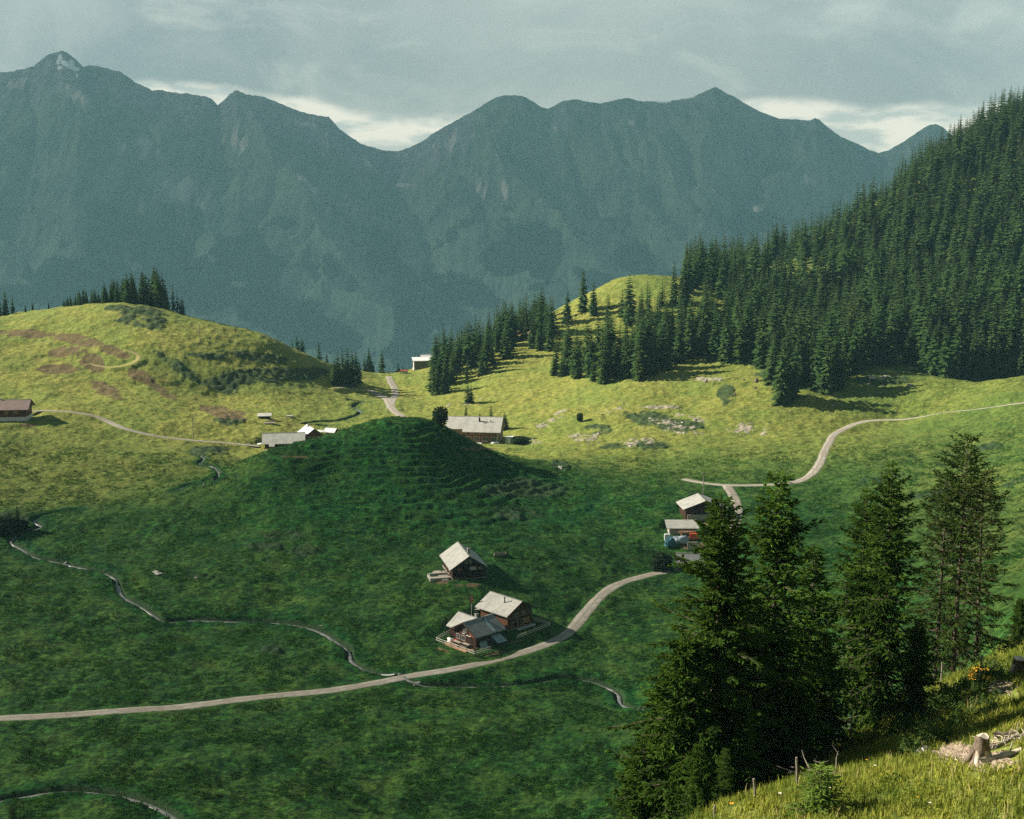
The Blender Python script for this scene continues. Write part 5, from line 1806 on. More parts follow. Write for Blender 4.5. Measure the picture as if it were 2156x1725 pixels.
tree_px(372, 610, 0, 0, "second thin brownish spruce at the right edge of the hilltop wood", None, 4, .9, True, Y=608)
tree_px(381, 622, 0, 0, "crooked dark little tree at the right end of the hilltop wood", None, 7, 1.5, Y=606)
for i, (u, vt, Y) in enumerate(((-6, 610, 606), (8, 608, 608), (24, 622, 606), (-20, 600, 610), (50, 640, 605))):
    tree_px(u, vt, 0, 0, "dark spruce of the clump at the left picture edge on the hill crest", "spruces at the left edge", i + 20, .9, Y=Y)
for i, (u, vt, Y) in enumerate(((446, 672, 612), (463, 678, 612))):
    tree_px(u, vt, 0, 0, ("tiny" if i else "small") + " dark bush top peeping over the left hill's right shoulder", None, i + 3, 1.6, Y=Y)
# trees behind the right end of the left hill and on the saddle
for i, (u, vt, Y) in enumerate(((612, 714, 650), (622, 706, 652), (632, 708, 650), (668, 716, 665), (684, 742, 660))):
    tree_px(u, vt, 0, 0, "spruce peeping over the right end of the left hill" if i != 3 else "tall single spruce just beyond the right end of the left hill", "spruces behind the left hill" if i != 3 else None, i + 40, 1.0, Y=Y)
cl = [(704, 752, 810), (712, 738, 812), (722, 730, 810), (733, 728, 812), (742, 732, 812), (750, 736, 808), (716, 760, 812), (735, 762, 812), (728, 748, 814), (706, 765, 806), (756, 752, 805), (698, 775, 800)]
for i, (u, vt, vb) in enumerate(cl):
    tree_px(u, vt, vb, 560, "dark spruce of the tight clump left of the saddle road", "spruces of the saddle clump", i + 50, .8)
for u, vt, vb, lab in ((774, 729, 795, "tall spruce between the saddle clump and the path"), (782, 758, 800, "smaller pale spruce in front of the tall one left of the saddle path"), (801, 734, 786, "single tall spruce nearest the saddle path"),
                       (836, 762, 783, "short spruce behind the saddle guard rail"), (846, 768, 783, "shortest spruce beside the pale block on the saddle"), (765, 748, 795, "thin spruce right of the saddle clump")):
    tree_px(u, vt, 0, 0, lab, None, int(u), 1.0, Y=648 if vb > 790 else 662)
# around the farmhouse
for u, vt, vb, lab, th in ((981, 845, 882, "thin greyish spruce behind the farmhouse roof, on the left", True), (1034, 848, 884, "thin greyish spruce behind the farmhouse roof, on the right", True),
                           (1010, 868, 886, "small dark spruce peeping over the farmhouse ridge", False), (1063, 866, 905, "dark bushy spruce at the farmhouse's right end", False)):
    tree_px(u, vt, vb, 440, lab, None, int(u), 1.5 if not th else 1.1, th)


def round_bush(u, v, ymin, w, h, lab, seed=0):
    p = pick(u, v, ymin)
    o = link("round_bush", ROUND_VAR[seed % 2])
    o.location = p
    o.scale = (w / 2, w / 2, h / 2.2)
    return tag(o, lab, "bush")


round_bush(927, 893, 380, 4.6, 5.0, "round dark bush at the farmhouse's left end on the knoll edge", 0)
round_bush(1392, 1202, 250, 5.2, 4.6, "big dark round bush beside the road left of the low hut", 1)
round_bush(10, 1122, 300, 7, 4.0, "dark thicket by the stream at the left picture edge", 0)
round_bush(40, 1116, 300, 5, 2.6, "low dark thicket right of the lone spruce by the stream", 1)
round_bush(1095, 935, 420, 6, 2.4, "flat round shrub right of the grey container", 1)
round_bush(1221, 888, 400, 2.4, 3.2, "small lone bush on the sunlit slope right of the farmhouse", 0)
tree_px(38, 1060, 1112, 300, "small lone dark spruce by the stream at the left edge", None, 2, 1.2)


# ------------------------------------------------------------------ the forest on the right
def in_poly(u, v, poly):
    inside = np.zeros(u.shape, bool)
    n = len(poly)
    for i in range(n):
        (x0, y0), (x1, y1) = poly[i], poly[(i + 1) % n]
        c = ((y0 > v) != (y1 > v)) & (u < (x1 - x0) * (v - y0) / (y1 - y0 + 1e-9) + x0)
        inside ^= c
    return inside


# outlines of where the trunks stand, as seen
WOODS = [
    ([(906, 832), (925, 812), (1000, 800), (1062, 762), (1100, 735), (1160, 742), (1165, 700), (1150, 668), (1080, 700), (1000, 742), (920, 770)], 6.0),
    ([(1160, 790), (1195, 795), (1262, 806), (1340, 800), (1400, 782), (1480, 748), (1535, 775), (1600, 778), (1640, 850), (1680, 835), (1740, 830), (1790, 790), (1850, 770), (1905, 765), (1950, 790), (2100, 815), (2300, 790),
      (2300, 560), (1900, 600), (1700, 640), (1560, 650), (1440, 690), (1300, 745), (1200, 765), (1155, 785)], 6.0),
    ([(1265, 745), (1440, 690), (1560, 650), (1480, 600), (1400, 640), (1330, 675), (1275, 705)], 12.0),
    ([(1440, 600), (1560, 640), (1700, 640), (1900, 600), (2300, 560), (2300, 150), (2156, 205), (2050, 280), (1960, 350), (1860, 430), (1720, 520), (1560, 570), (1450, 570)], 6.2),
]
GAP = [([(1590, 565), (1640, 556), (1720, 560), (1810, 560), (1790, 590), (1700, 600), (1600, 590)]), ([(1160, 640), (1260, 570), (1420, 565), (1385, 640), (1300, 655), (1225, 715), (1172, 705)])]


def poisson(n_try, spacing_fn, seed):
    rng = np.random.RandomState(seed)
    a = rng.uniform(-.09, .46, n_try)
    y = np.sqrt(rng.uniform(500 ** 2, 960 ** 2, n_try))
    x = a * y
    z = grid_lookup(GZ, x, y)
    u, v = uv_of(x, y, z)
    sp_ = np.zeros(n_try)
    for poly, s in WOODS:
        m = in_poly(u, v, poly)
        sp_[m] = s
    for poly in GAP:
        sp_[in_poly(u, v, poly) & (y > 600)] = 0
    # skip ground hidden far behind the crest
    keep = np.flatnonzero(sp_ > 0)
    cell = 6.0
    gridd = {}
    res = []
    for i in keep:
        cx, cy = int(x[i] // cell), int(y[i] // cell)
        ok = True
        for dx in (-1, 0, 1, 2, -2):
            for dy in (-1, 0, 1, 2, -2):
                for j in gridd.get((cx + dx, cy + dy), ()):
                    if (x[i] - x[j]) ** 2 + (y[i] - y[j]) ** 2 < (sp_[i] * .82) ** 2:
                        ok = False
                        break
                if not ok:
                    break
            if not ok:
                break
        if ok:
            gridd.setdefault((cx, cy), []).append(i)
            res.append(i)
    r = np.array(res)
    return x[r], y[r], z[r]


def build_forest():
    x, y, z = poisson(90000, None, 8)
    rng = np.random.RandomState(9)
    n = len(x)
    h = rng.uniform(13.5, 26, n) * np.where(rng.rand(n) < .2, rng.uniform(.4, .8, n), 1)
    u, v = uv_of(x, y, z)
    # lower trees along the lower left edge of the wood
    left = (u < 1180)
    h = np.where(left, h * .82, h)
    extra = [(1645, 720, 850), (1655, 735, 846), (1668, 722, 838), (1740, 700, 828), (1760, 690, 815), (1725, 690, 820), (922, 765, 830), (912, 770, 832), (936, 752, 826), (985, 790, 850), (992, 805, 848), (1345, 725, 802), (1270, 730, 808), (1285, 745, 805),
             (1165, 740, 790), (1182, 745, 793), (1215, 745, 797), (1228, 562, 655), (1250, 590, 662), (1418, 545, 640), (1310, 600, 665), (1352, 612, 670), (1282, 615, 650), (1195, 610, 680)]
    ex = []
    for (eu, vt, vb) in extra:
        p = pick(eu, vb, 480)
        top = float(ray(eu, vt)[1]) * p.y + CAMZ
        ex.append((p.x, p.y, p.z, max(4, min(26, top - p.z))))
    ex = np.array(ex)
    x, y, z, h = (np.concatenate([a_, ex[:, k]]) for k, a_ in enumerate((x, y, z, h)))
    n = len(x)
    u, v = uv_of(x, y, z)
    ut, vt = uv_of(x, y, z + h)
    # rough visibility: nearest first into a coarse picture
    W_, H_ = 1078, 863
    buf = np.zeros((H_, W_), bool)
    area = np.zeros(n)
    for i in np.argsort(y):
        x0 = u[i] / 2
        t0, t1 = int(max(0, vt[i] / 2)), int(min(H_ - 1, v[i] / 2))
        if t1 <= t0:
            continue
        half = 2800 / y[i] * h[i] * .125 / 2
        # the ground hides the feet of trees behind a crest
        for r in range(t0, t1):
            w = half * (r - t0 + 1) / (t1 - t0 + 1)
            a, b = int(max(0, x0 - w)), int(min(W_, x0 + w + 1))
            if b > a:
                seg = buf[r, a:b]
                area[i] += (~seg).sum()
                seg[:] = True
    order = np.argsort(-area)
    single = set(order[:195].tolist())
    lowleft = "spruce of the wood climbing the slope above the farmhouse"
    front = "tall spruce in the dense front of the big forest on the right slope"
    high = "spruce of the open stand below the sunlit hilltop"
    top = "spruce high in the dense forest on the right mountainside"
    lod = []
    for i in range(5):
        lod.append(conifer(200 + i, 20, RNG.uniform(3.8, 5.0), 16, 8, True, .05))
    Vs, Qs, Ts, qms, tms, tints = [], [], [], [], [], []
    off = 0
    k = 0
    for i in range(n):
        if i in single:
            if u[i] < 1175:
                lb, gp = lowleft, "spruces above the farmhouse"
            elif y[i] > 690:
                lb, gp = top, "high forest spruces"
            elif u[i] < 1450 and v[i] < 690:
                lb, gp = high, "spruces below the sunlit hilltop"
            else:
                lb, gp = front, "front row spruces of the big forest"
            far_tree(x[i], y[i], h[i], lb, gp, k, rng.uniform(.85, 1.2), thin=(rng.rand() < .05), z=z[i])
            k += 1
            continue
        V, Q, T3, qm, tm = lod[i % 5]
        a = rng.uniform(0, 6.28)
        s = h[i] / 20
        w = s * rng.uniform(.85, 1.2)
        R = np.array([[math.cos(a) * w, -math.sin(a) * w, 0], [math.sin(a) * w, math.cos(a) * w, 0], [0, 0, s]])
        Vs.append(V @ R.T + [x[i], y[i], z[i] - .2])
        Qs.append(Q + off)
        Ts.append(T3 + off)
        qms += qm
        tms += tm
        tints.append(np.full(len(V), rng.rand()))
        off += len(V)
    me = np_mesh("forest", np.concatenate(Vs), np.concatenate(Qs), [M['spruce_mass'], M['bark']], qms + tms, T3=np.concatenate(Ts))
    attr(me, 'tint', np.concatenate(tints))
    tag(link("forest", me), "dense mass of dark spruces filling the mountainside on the right", "forest", kind='stuff')
    print("forest", n, "single", k)


build_forest()


# ------------------------------------------------------------------ near spruces, bough by bough
def near_spruce(seed, H, R, dens=1.0, bare=0.0, h0=0.04, spacing=0.36, tip=0.9, droop=1.0, leafw=0.10, ragged=0.25, leaflen=0.34):
    """returns trunk mesh builder, limb arrays and needle-spray quads"""
    rng = np.random.RandomState(seed)
    trunk = MB()
    pts, rad = [], []
    lean = rng.uniform(-.012, .012, 2)
    for i in range(13):
        t = i / 12
        pts.append((lean[0] * t * H + .03 * math.sin(5 * t + seed), lean[1] * t * H, -1.0 + t * (H + 1.0)))
        rad.append(max(.012, (.0125 * H) * (1 - t) ** .85 + (.05 if i == 0 else 0)))
    trunk.tube(pts, rad, 9)
    LV, LQ = [], []
    C, D, Ln, Sd = [], [], [], []   # spray centre, direction, length, size
    z = H * h0
    gap_c = [(rng.uniform(0, 6.28), rng.uniform(.1, .8)) for _ in range(4)]
    while z < H * .985:
        f = z / H
        g = 1 - f
        prof = g ** tip * (1 - .35 * max(0, (.12 - f) / .12))
        L0 = R * prof + .10
        m = int(rng.choice([5, 6, 7])) if g > .1 else 4
        a0 = rng.uniform(0, 6.28)
        for b in range(m):
            az = a0 + b * 2 * math.pi / m + rng.uniform(-.35, .35)
            L = L0 * (1 + ragged * rng.normal())
            for ga, gf in gap_c:
                if abs(((az - ga + math.pi) % (2 * math.pi)) - math.pi) < .5 and abs(f - gf) < .05:
                    L *= .5
            if L < .08:
                continue
            d = np.array([math.cos(az), math.sin(az), 0])
            el = (0.75 * f - .15) + rng.uniform(-.15, .15)
            dr = (.34 * g + .05) * droop
            n = 6
            ts = np.linspace(0, 1, n)
            zz = z + el * L * ts - dr * L * ts ** 1.6 + .20 * L * np.maximum(0, ts - .6) ** 1.5
            P_ = np.column_stack([pts[0][0] + d[0] * L * ts, d[1] * L * ts, zz])
            P_[:, 0] += lean[0] * z
            P_[:, 1] += lean[1] * z
            wig = rng.normal(0, .02 * L, (n, 3)) * ts[:, None]
            P_ += wig
            r0 = .010 + .011 * L
            base = len(LV)
            for i in range(n):
                r = r0 * (1 - .85 * ts[i])
                s_ = np.array([-d[1], d[0], 0])
                LV += [tuple(P_[i] + s_ * r), tuple(P_[i] - s_ * r * .5 + np.array([0, 0, r * .87])), tuple(P_[i] - s_ * r * .5 - np.array([0, 0, r * .87]))]
            for i in range(n - 1):
                for k in range(3):
                    a_, b_ = base + i * 3 + k, base + i * 3 + (k + 1) % 3
                    LQ.append((a_, b_, b_ + 3, a_ + 3))
            # side twigs
            nt = max(5, int(L / .085 * dens))
            tt = np.sort(rng.uniform(bare if g > .12 else 0.05, 1.0, nt))
            if bare > .3 and rng.rand() < .22 and g > .3:
                tt = tt[tt > .72]
            for t in tt:
                i = min(int(t * (n - 1)), n - 2)
                ft = t * (n - 1) - i
                p = P_[i] * (1 - ft) + P_[i + 1] * ft
                ax = P_[i + 1] - P_[i]
                ax /= np.linalg.norm(ax) + 1e-9
                side = np.cross(ax, [0, 0, 1]) * rng.choice([-1, 1])
                tl = (leaflen + .55 * leaflen * rng.rand()) * (1.15 - .65 * t) * min(1.0, .45 + L / 1.8) * 1.3
                dv = ax * rng.uniform(.35, .9) + side * rng.uniform(.3, 1.0) + np.array([0, 0, rng.uniform(-.75, .12) * (.4 + .6 * g)])
                dv /= np.linalg.norm(dv)
                k = 2 if tl > .3 else 1
                for q in range(k):
                    C.append(p + dv * tl * q * .5)
                    D.append(dv + rng.normal(0, .22, 3) + np.array([0, 0, -.12 * q]))
                    Ln.append(tl * (.75 if k == 2 else 1))
                    Sd.append(1.0)
            C.append(P_[-1] - (P_[-1] - P_[-2]) * .5), D.append(P_[-1] - P_[-2]), Ln.append(.22 + .05 * L), Sd.append(1.0)
        z += spacing * (1.25 - .75 * f) * rng.uniform(.75, 1.25)
    C.append(np.array([lean[0] * H, lean[1] * H, H - .35])), D.append(np.array([0, 0, 1.0])), Ln.append(.5), Sd.append(.6)
    C, D, Ln = np.array(C), np.array(D), np.array(Ln)
    D /= np.linalg.norm(D, axis=1)[:, None] + 1e-9
    n = len(C)
    # two crossed slim blades per spray, pointed at both ends
    Vs, Qs = [], []
    ref = rng.normal(size=(n, 3))
    s1 = np.cross(D, ref)
    s1 /= np.linalg.norm(s1, axis=1)[:, None] + 1e-9
    # keep the first blade near horizontal, like a flat spray
    hz = np.cross(D, np.array([0, 0, 1.0]))
    hz /= np.linalg.norm(hz, axis=1)[:, None] + 1e-6
    s1 = hz + .45 * s1
    s1 /= np.linalg.norm(s1, axis=1)[:, None] + 1e-9
    s2 = np.cross(D, s1)
    w = leafw * rng.uniform(.7, 1.3, n)
    for s_, ww in ((s1, w), (s2, w * .65)):
        a = C
        b = C + D * (Ln * .45)[:, None] + s_ * ww[:, None] * .5
        c = C + D * Ln[:, None]
        d_ = C + D * (Ln * .40)[:, None] - s_ * ww[:, None] * .5
        Vs.append(np.stack([a, b, c, d_], 1).reshape(-1, 3))
    V = np.concatenate(Vs)
    Q = np.arange(len(V)).reshape(-1, 4)
    return trunk, (np.array(LV), np.array(LQ)), (V, Q)


NEAR = {}


def near_kind(key, mat, **kw):
    tr, (lv, lq), (v, q) = near_spruce(**kw)
    me = bpy.data.meshes.new("trunk")
    me.from_pydata(tr.v, [], tr.f)
    me.materials.append(M['bark'])
    me.polygons.foreach_set('use_smooth', [True] * len(me.polygons))
    NEAR[key] = (me, np_mesh("limbs", lv, lq, [M['bark']]), np_mesh("crown", v, q, [M[mat]]), kw['H'])
    print("near", key, len(q))


near_kind('big', 'spruce', seed=1, H=19, R=4.9, dens=1.2, tip=.74, spacing=.42, leafw=.16, ragged=.28)
near_kind('tall', 'spruce', seed=2, H=18, R=3.4, dens=1.05, tip=.7, spacing=.46, leafw=.15, ragged=.36)
near_kind('dark', 'spruce', seed=3, H=17, R=3.6, dens=1.1, tip=.8, spacing=.46, leafw=.15, ragged=.36)
near_kind('thin', 'spruce_thin', seed=4, H=16, R=2.6, dens=.72, bare=.34, tip=.5, spacing=.42, leafw=.12, ragged=.34, h0=.12)
near_kind('slim', 'spruce', seed=5, H=12, R=1.6, dens=.85, tip=.7, spacing=.40, leafw=.13, ragged=.3)
near_kind('bushy', 'spruce', seed=6, H=9, R=3.0, dens=1.2, tip=.7, spacing=.34, leafw=.15, ragged=.2, h0=.01)
near_kind('young', 'spruce_young', seed=7, H=3.0, R=1.05, dens=1.5, tip=.75, spacing=.17, leafw=.075, ragged=.2, leaflen=.2, h0=.02)


def near_tree(kind, u, v_base, Y, v_top, label, rz=0.0, wide=1.0):
    a, _ = ray(u, v_base)
    x, y = float(a) * Y, Y
    z = gz(x, y)
    top = float(ray(u, v_top)[1]) * y + CAMZ
    t, l, c, H = NEAR[kind]
    e = empty('spruce_tree' if kind != 'young' else 'spruce_sapling', (x, y, z - .15), rz)
    tag(e, label, "spruce" if kind != 'young' else "sapling", "tall spruces on the near slope" if kind != 'young' else None)
    s = (top - z) / H
    e.scale = (s * wide, s * wide, s)
    for nm, me in (("trunk", t), ("limbs", l), ("crown", c)):
        link(nm, me, e)
    return e


near_tree('big', 1503, 1765, 58, 1035, "broadest dark spruce, its boughs reaching the bottom edge and hiding the sheds", .3)
near_tree('tall', 1612, 1690, 61, 985, "tall spruce with yellowish tip just right of the broadest one", 1.2, 1.05)
near_tree('slim', 1702, 1640, 65, 1140, "slender short spruce filling the gap between the tall spruces", .4, 1.25)
near_tree('dark', 1803, 1570, 69, 1018, "left of the two dark spruces standing close together", 2.0, .9)
near_tree('dark', 1850, 1560, 67, 962, "right and taller of the two dark spruces standing close together", 4.1, .95)
near_tree('thin', 2005, 1445, 79, 908, "tallest thin spruce with bare lower trunk at the right", .6, .85)
near_tree('thin', 2052, 1445, 82, 985, "brownish thin spruce directly right of the tallest one", 3.0, .95)
near_tree('thin', 1966, 1480, 80, 985, "thin spruce with sparse boughs directly left of the tallest one", 5.0, .85)
near_tree('bushy', 1350, 1800, 59, 1545, "low bushy spruce at the bottom left foot of the broadest one", 1.1, 1.0)
near_tree('bushy', 1410, 1770, 60, 1400, "bushy spruce between the low one and the broadest spruce", 2.3, .95)
near_tree('slim', 1560, 1700, 56, 1460, "small slender lighter spruce standing before the broadest one", 2.2, 1.2)
near_tree('bushy', 1720, 1600, 63, 1320, "dense young spruce in the dark gap below the slender short one", 3.9, .9)
near_tree('bushy', 2140, 1400, 92, 1255, "dark bushy spruce at the right picture edge", 5.1, .9)
near_tree('bushy', 1925, 1500, 64, 1300, "dense dark spruce low between the pair and the thin ones", .9, .8)
near_tree('bushy', 1470, 1790, 53, 1560, "low bushy spruce at the bottom edge, right foot of the broadest spruce", 3.3, .9)
near_tree('slim', 1525, 1760, 54, 1570, "little slim spruce at the bottom edge left of the orange flower", 5.5, 1.5)
near_tree('bushy', 1440, 1770, 57, 1330, "bushy dense spruce filling the left side of the broadest spruce", 4.2, .85)
near_tree('bushy', 1565, 1720, 60, 1260, "dense spruce filling the gap between the broadest and the yellow tipped one", 1.9, .8)
near_tree('bushy', 1672, 1640, 60, 1430, "low dense spruce thicket under the slender short spruce", 0.2, .9)
near_tree('young', 1725, 1735, 43, 1607, "small bright green spruce sapling in the sunlit grass", .5, 1.75)
near_tree("slim", 30, 1790, 190, 1690, "yellow green tip of a young spruce at the bottom left corner", 2.5, 1.2)
near_tree('young', 1470, 1745, 47, 1690, "small young spruce tip at the bottom edge beside the orange flower", 4.5, 1.0)


# ------------------------------------------------------------------ the near slope: stump, logs, posts, herbs, grass
def near_pt(u, v, ymin=24):
    return pick(u, v, ymin)


def big_stump():
    p = near_pt(2062, 1608)
    e = empty('tree_stump', p)
    tag(e, "tall bleached tree stump with a flat cut top and spreading roots on the sunlit slope", "stump")
    rng = random.Random(2)
    n = 16
    m = MB()
    prof = [(-.3, .62), (0, .52), (.2, .40), (.5, .30), (.85, .265), (1.08, .255)]
    lob = [1 + .22 * math.sin(3 * k * 2 * math.pi / n + 1) + rng.uniform(-.12, .12) for k in range(n)]
    for z, r in prof:
        q = max(0, (.9 - z)) / 1.2
        for k in range(n):
            a = 2 * math.pi * k / n
            rr_ = r * (1 + (lob[k] - 1) * (.35 + 1.2 * q))
            m.v.append((rr_ * math.cos(a) + .05 * z, rr_ * math.sin(a), z + (.05 * math.sin(2 * a) if z > 1 else 0)))
    for i in range(len(prof) - 1):
        for k in range(n):
            a, b = i * n + k, i * n + (k + 1) % n
            m.f.append((a, b, b + n, a + n))
    m.build('trunk', M['stumpbark'], e, True)
    t = MB()
    t.poly([(.24 * math.cos(a) + .054, .24 * math.sin(a), 1.095 + .05 * math.sin(2 * a)) for a in [2 * math.pi * k / 18 for k in range(18)]])
    t.build('cut_face', M['cutwood'], e)
    for i, (az, L) in enumerate(((-20, 1.3), (-65, 1.0), (-120, .8), (40, 1.1), (170, .7))):
        d = cs(az)
        MB().tube([d * .18 + Vector((0, 0, .55)), d * .38 + Vector((0, 0, .22)), d * L * .7 + Vector((0, 0, .02)), d * L + Vector((0, 0, -.2))], [.13, .12, .08, .04], 7).build('root', M['bleached'] if i < 3 else M['stumpbark'], e, True)


def logs():
    def log(u, v, L, r, yaw, lab, mat, pitch=0.0, lift=0.1, cut=True):
        p = near_pt(u, v)
        e = empty('fallen_log', p + Vector((0, 0, lift)), math.radians(yaw))
        e.rotation_euler = (0, -math.radians(pitch), math.radians(yaw))
        tag(e, lab, "log")
        k = 7
        pts = [(-L / 2 + L * i / k, .04 * math.sin(i * 1.3), .03 * math.sin(i * 2.1)) for i in range(k + 1)]
        MB().tube(pts, [r * (1.05 - .3 * i / k + .08 * math.sin(i * 2)) for i in range(k + 1)], 9).build('bark', mat, e, True)
        MB().tube([(L * .2, 0, r * .6), (L * .25, -.05, r + .35)], [r * .3, r * .12], 6).build('branch_stub', M['bleached'], e)
    log(2108, 1598, 1.9, .14, 14, "pale barkless log lying lowest beside the tall bleached stump", M['bleached'], 8)
    log(2112, 1572, 1.5, .10, 22, "grey log lying above the pale one beside the tall stump", M['deadwood'], 14, .16)
    log(2128, 1552, 1.3, .12, -8, "short mossy log at the top of the pile right of the tall stump", M['stumpbark'], 10, .14)
    p = near_pt(2100, 1575)
    m = MB()
    rd = random.Random(6)
    for i in range(60):
        a = rd.uniform(0, 6.28)
        c = Vector((rd.uniform(-.5, 1.3), rd.uniform(-.8, .8), 0))
        c.z = gz(p.x + c.x, p.y + c.y) - p.z + rd.uniform(.05, .35)
        d = Vector((math.cos(a), math.sin(a), rd.uniform(-.3, .6))) * rd.uniform(.2, .6)
        m.tube([c, c + d * .5 + Vector((0, 0, .05)), c + d], [.022, .018, .006], 4)
    o = m.build('branch_litter', M['bleached'])
    o.location = p
    tag(o, "tangle of broken bleached branches heaped beside the tall stump", "branches", kind='stuff')
    # chips of rotten wood and bark below the stump
    rng = np.random.RandomState(1)
    V, Q = [], []
    k = 0
    b = MB().box((0, 0, 0), (1, .5, .22))
    bv, bf = np.array(b.v), np.array(b.f)
    for (u, v, su, sv, n) in ((2010, 1585, 34, 10, 330), (2060, 1612, 24, 8, 120), (2100, 1600, 30, 10, 120), (2110, 1450, 30, 14, 120)):
        for i in range(n):
            q = near_pt(u + rng.normal() * su * .6, v + rng.normal() * sv * .6 - (rng.normal() * su * .25))
            R = np.array(Matrix.Rotation(rng.uniform(0, 6.28), 3, 'Z') @ Matrix.Rotation(rng.uniform(-.6, .6), 3, 'X'))
            V.append((bv * rng.uniform(.07, .26)) @ R.T + np.array([q.x, q.y, q.z + .04]))
            Q.append(bf + k * 8)
            k += 1
    me = np_mesh("bark_chips", np.concatenate(V), np.concatenate(Q), [M['chips']])
    tag(link("bark_chips", me), "pale wood chips and bark pieces strewn below the tall stump", "wood chips", kind='stuff')
    # second stump near the right edge
    p = near_pt(2143, 1420)
    e = empty('tree_stump', p)
    tag(e, "smaller pale stump at the right picture edge, higher up the slope", "stump")
    MB().tube([(0, 0, -.4), (0, 0, 0), (0, 0, .5), (.05, 0, .85)], [.55, .42, .33, .34], 11).build('trunk', M['stumpbark'], e, True)
    MB().tube([(.05, 0, .85), (.05, 0, .9)], [.345, .33], 11).build('cut_face', M['cutwood'], e)
    MB().tube([(-.25, -.1, .6), (-.45, -.15, .1), (-.6, -.2, -.2)], [.12, .1, .05], 6).build('root', M['bleached'], e)
    o = MB().lump((0, 0, 0), (.34, .3, .3), 5, 12, 8, .25).build('boulder', M['rock'])
    o.location = near_pt(1942, 1588)
    tag(o, "small pale stone in the grass left of the wood chips", "boulder")


big_stump()
logs()

POSTS = [(1590, 1688, 1640, "nearest the bottom edge of the wood"), (1678, 1655, 1595, "left of the sunlit sapling"), (1792, 1570, 1495, "behind the sapling in the dark"), (1905, 1505, 1425, "in the dark gap before the thin spruces"),
         (1981, 1442, 1385, "pale, beside the thin spruces"), (1503, 1722, 1705, "short, at the bottom edge"), (2062, 1440, 1380, "right of the tallest thin spruce")]
for i, (u, vb, vt, w) in enumerate(POSTS):
    p = near_pt(u, vb, 40)
    top = float(ray(u, vt)[1]) * p.y + CAMZ
    h = max(.5, top - p.z)
    e = MB().tube([(0, 0, -.4), (.01, 0, h * .6), (.02 * (i % 3 - 1), .01, h)], [.055, .05, .045], 7).build('fence_post', M['deadwood'])
    e.location = p
    e.rotation_euler = (0, math.radians((i * 37 % 9) - 4), 0)
    tag(e, "weathered wooden fence post " + w, "fence post", "old posts along the edge of the wood")


def scatter_region(n, seed, a0, a1, y0, y1):
    rng = np.random.RandomState(seed)
    a = rng.uniform(a0, a1, n)
    y = np.sqrt(rng.uniform(y0 ** 2, y1 ** 2, n))
    x = a * y
    return rng, x, y, grid_lookup(GZ, x, y)


BARE = [(2062, 1600, 40, 22), (2105, 1590, 50, 34), (2010, 1588, 44, 16), (2110, 1455, 34, 20)]


def keep_grass(x, y, z):
    u, v = uv_of(x, y, z)
    k = (u > 1180) & (u < 2900) & (v < 2150)
    for (bu, bv_, ru, rv) in BARE:
        k &= ((u - bu) / ru) ** 2 + ((v - bv_) / rv) ** 2 > 1
    return k, u, v


def blades(name, n, seed, hmin, hmax, width, mat, label, cat, per=7, spread=.10, a0=.06, a1=.62, y0=21, y1=98, mask=None, lean=.5):
    rng, x, y, z = scatter_region(n, seed, a0, a1, y0, y1)
    k, u, v = keep_grass(x, y, z)
    if mask is not None:
        k &= mask(x, y, u, v, rng)
    x, y, z = x[k], y[k], z[k]
    m = len(x)
    hs = np.repeat(rng.uniform(hmin, hmax, m), per) * rng.uniform(.6, 1.2, m * per)
    bx = np.repeat(x, per) + rng.normal(0, spread, m * per)
    by = np.repeat(y, per) + rng.normal(0, spread, m * per)
    bz = np.repeat(z, per) - .03
    az = rng.uniform(0, 6.28, m * per)
    ld = rng.uniform(0, 6.28, m * per)
    le = hs * rng.uniform(.1, lean, m * per)
    w = width * rng.uniform(.6, 1.3, m * per)
    cx, cy = np.cos(az) * w, np.sin(az) * w
    mx, my = bx + np.cos(ld) * le * .4, by + np.sin(ld) * le * .4
    tx, ty = bx + np.cos(ld) * le, by + np.sin(ld) * le
    V = np.stack([np.stack([bx - cx, by - cy, bz], -1), np.stack([bx + cx, by + cy, bz], -1),
                  np.stack([mx + cx * .8, my + cy * .8, bz + hs * .6], -1), np.stack([mx - cx * .8, my - cy * .8, bz + hs * .6], -1),
                  np.stack([tx, ty, bz + hs], -1)], 1).reshape(-1, 3)
    b = np.arange(m * per)[:, None] * 5
    me = np_mesh(name, V, b + np.array([[0, 1, 2, 3]]), [mat], T3=b + np.array([[3, 2, 4]]))
    return tag(link(name, me), label, cat, kind='stuff')


blades("grass", 40000, 1, .16, .42, .016, M['grassblade'], "tall sunlit yellow green grass covering the near slope", "grass", 9, .12)
blades("dry_grass", 3600, 2, .35, .75, .011, M['straw'], "dry straw coloured grass stalks sticking out of the near slope", "grass", 3, .12, lean=.35,
       mask=lambda x, y, u, v, r: gnoise(x / 3.0, y / 3.0, 201) > .05)


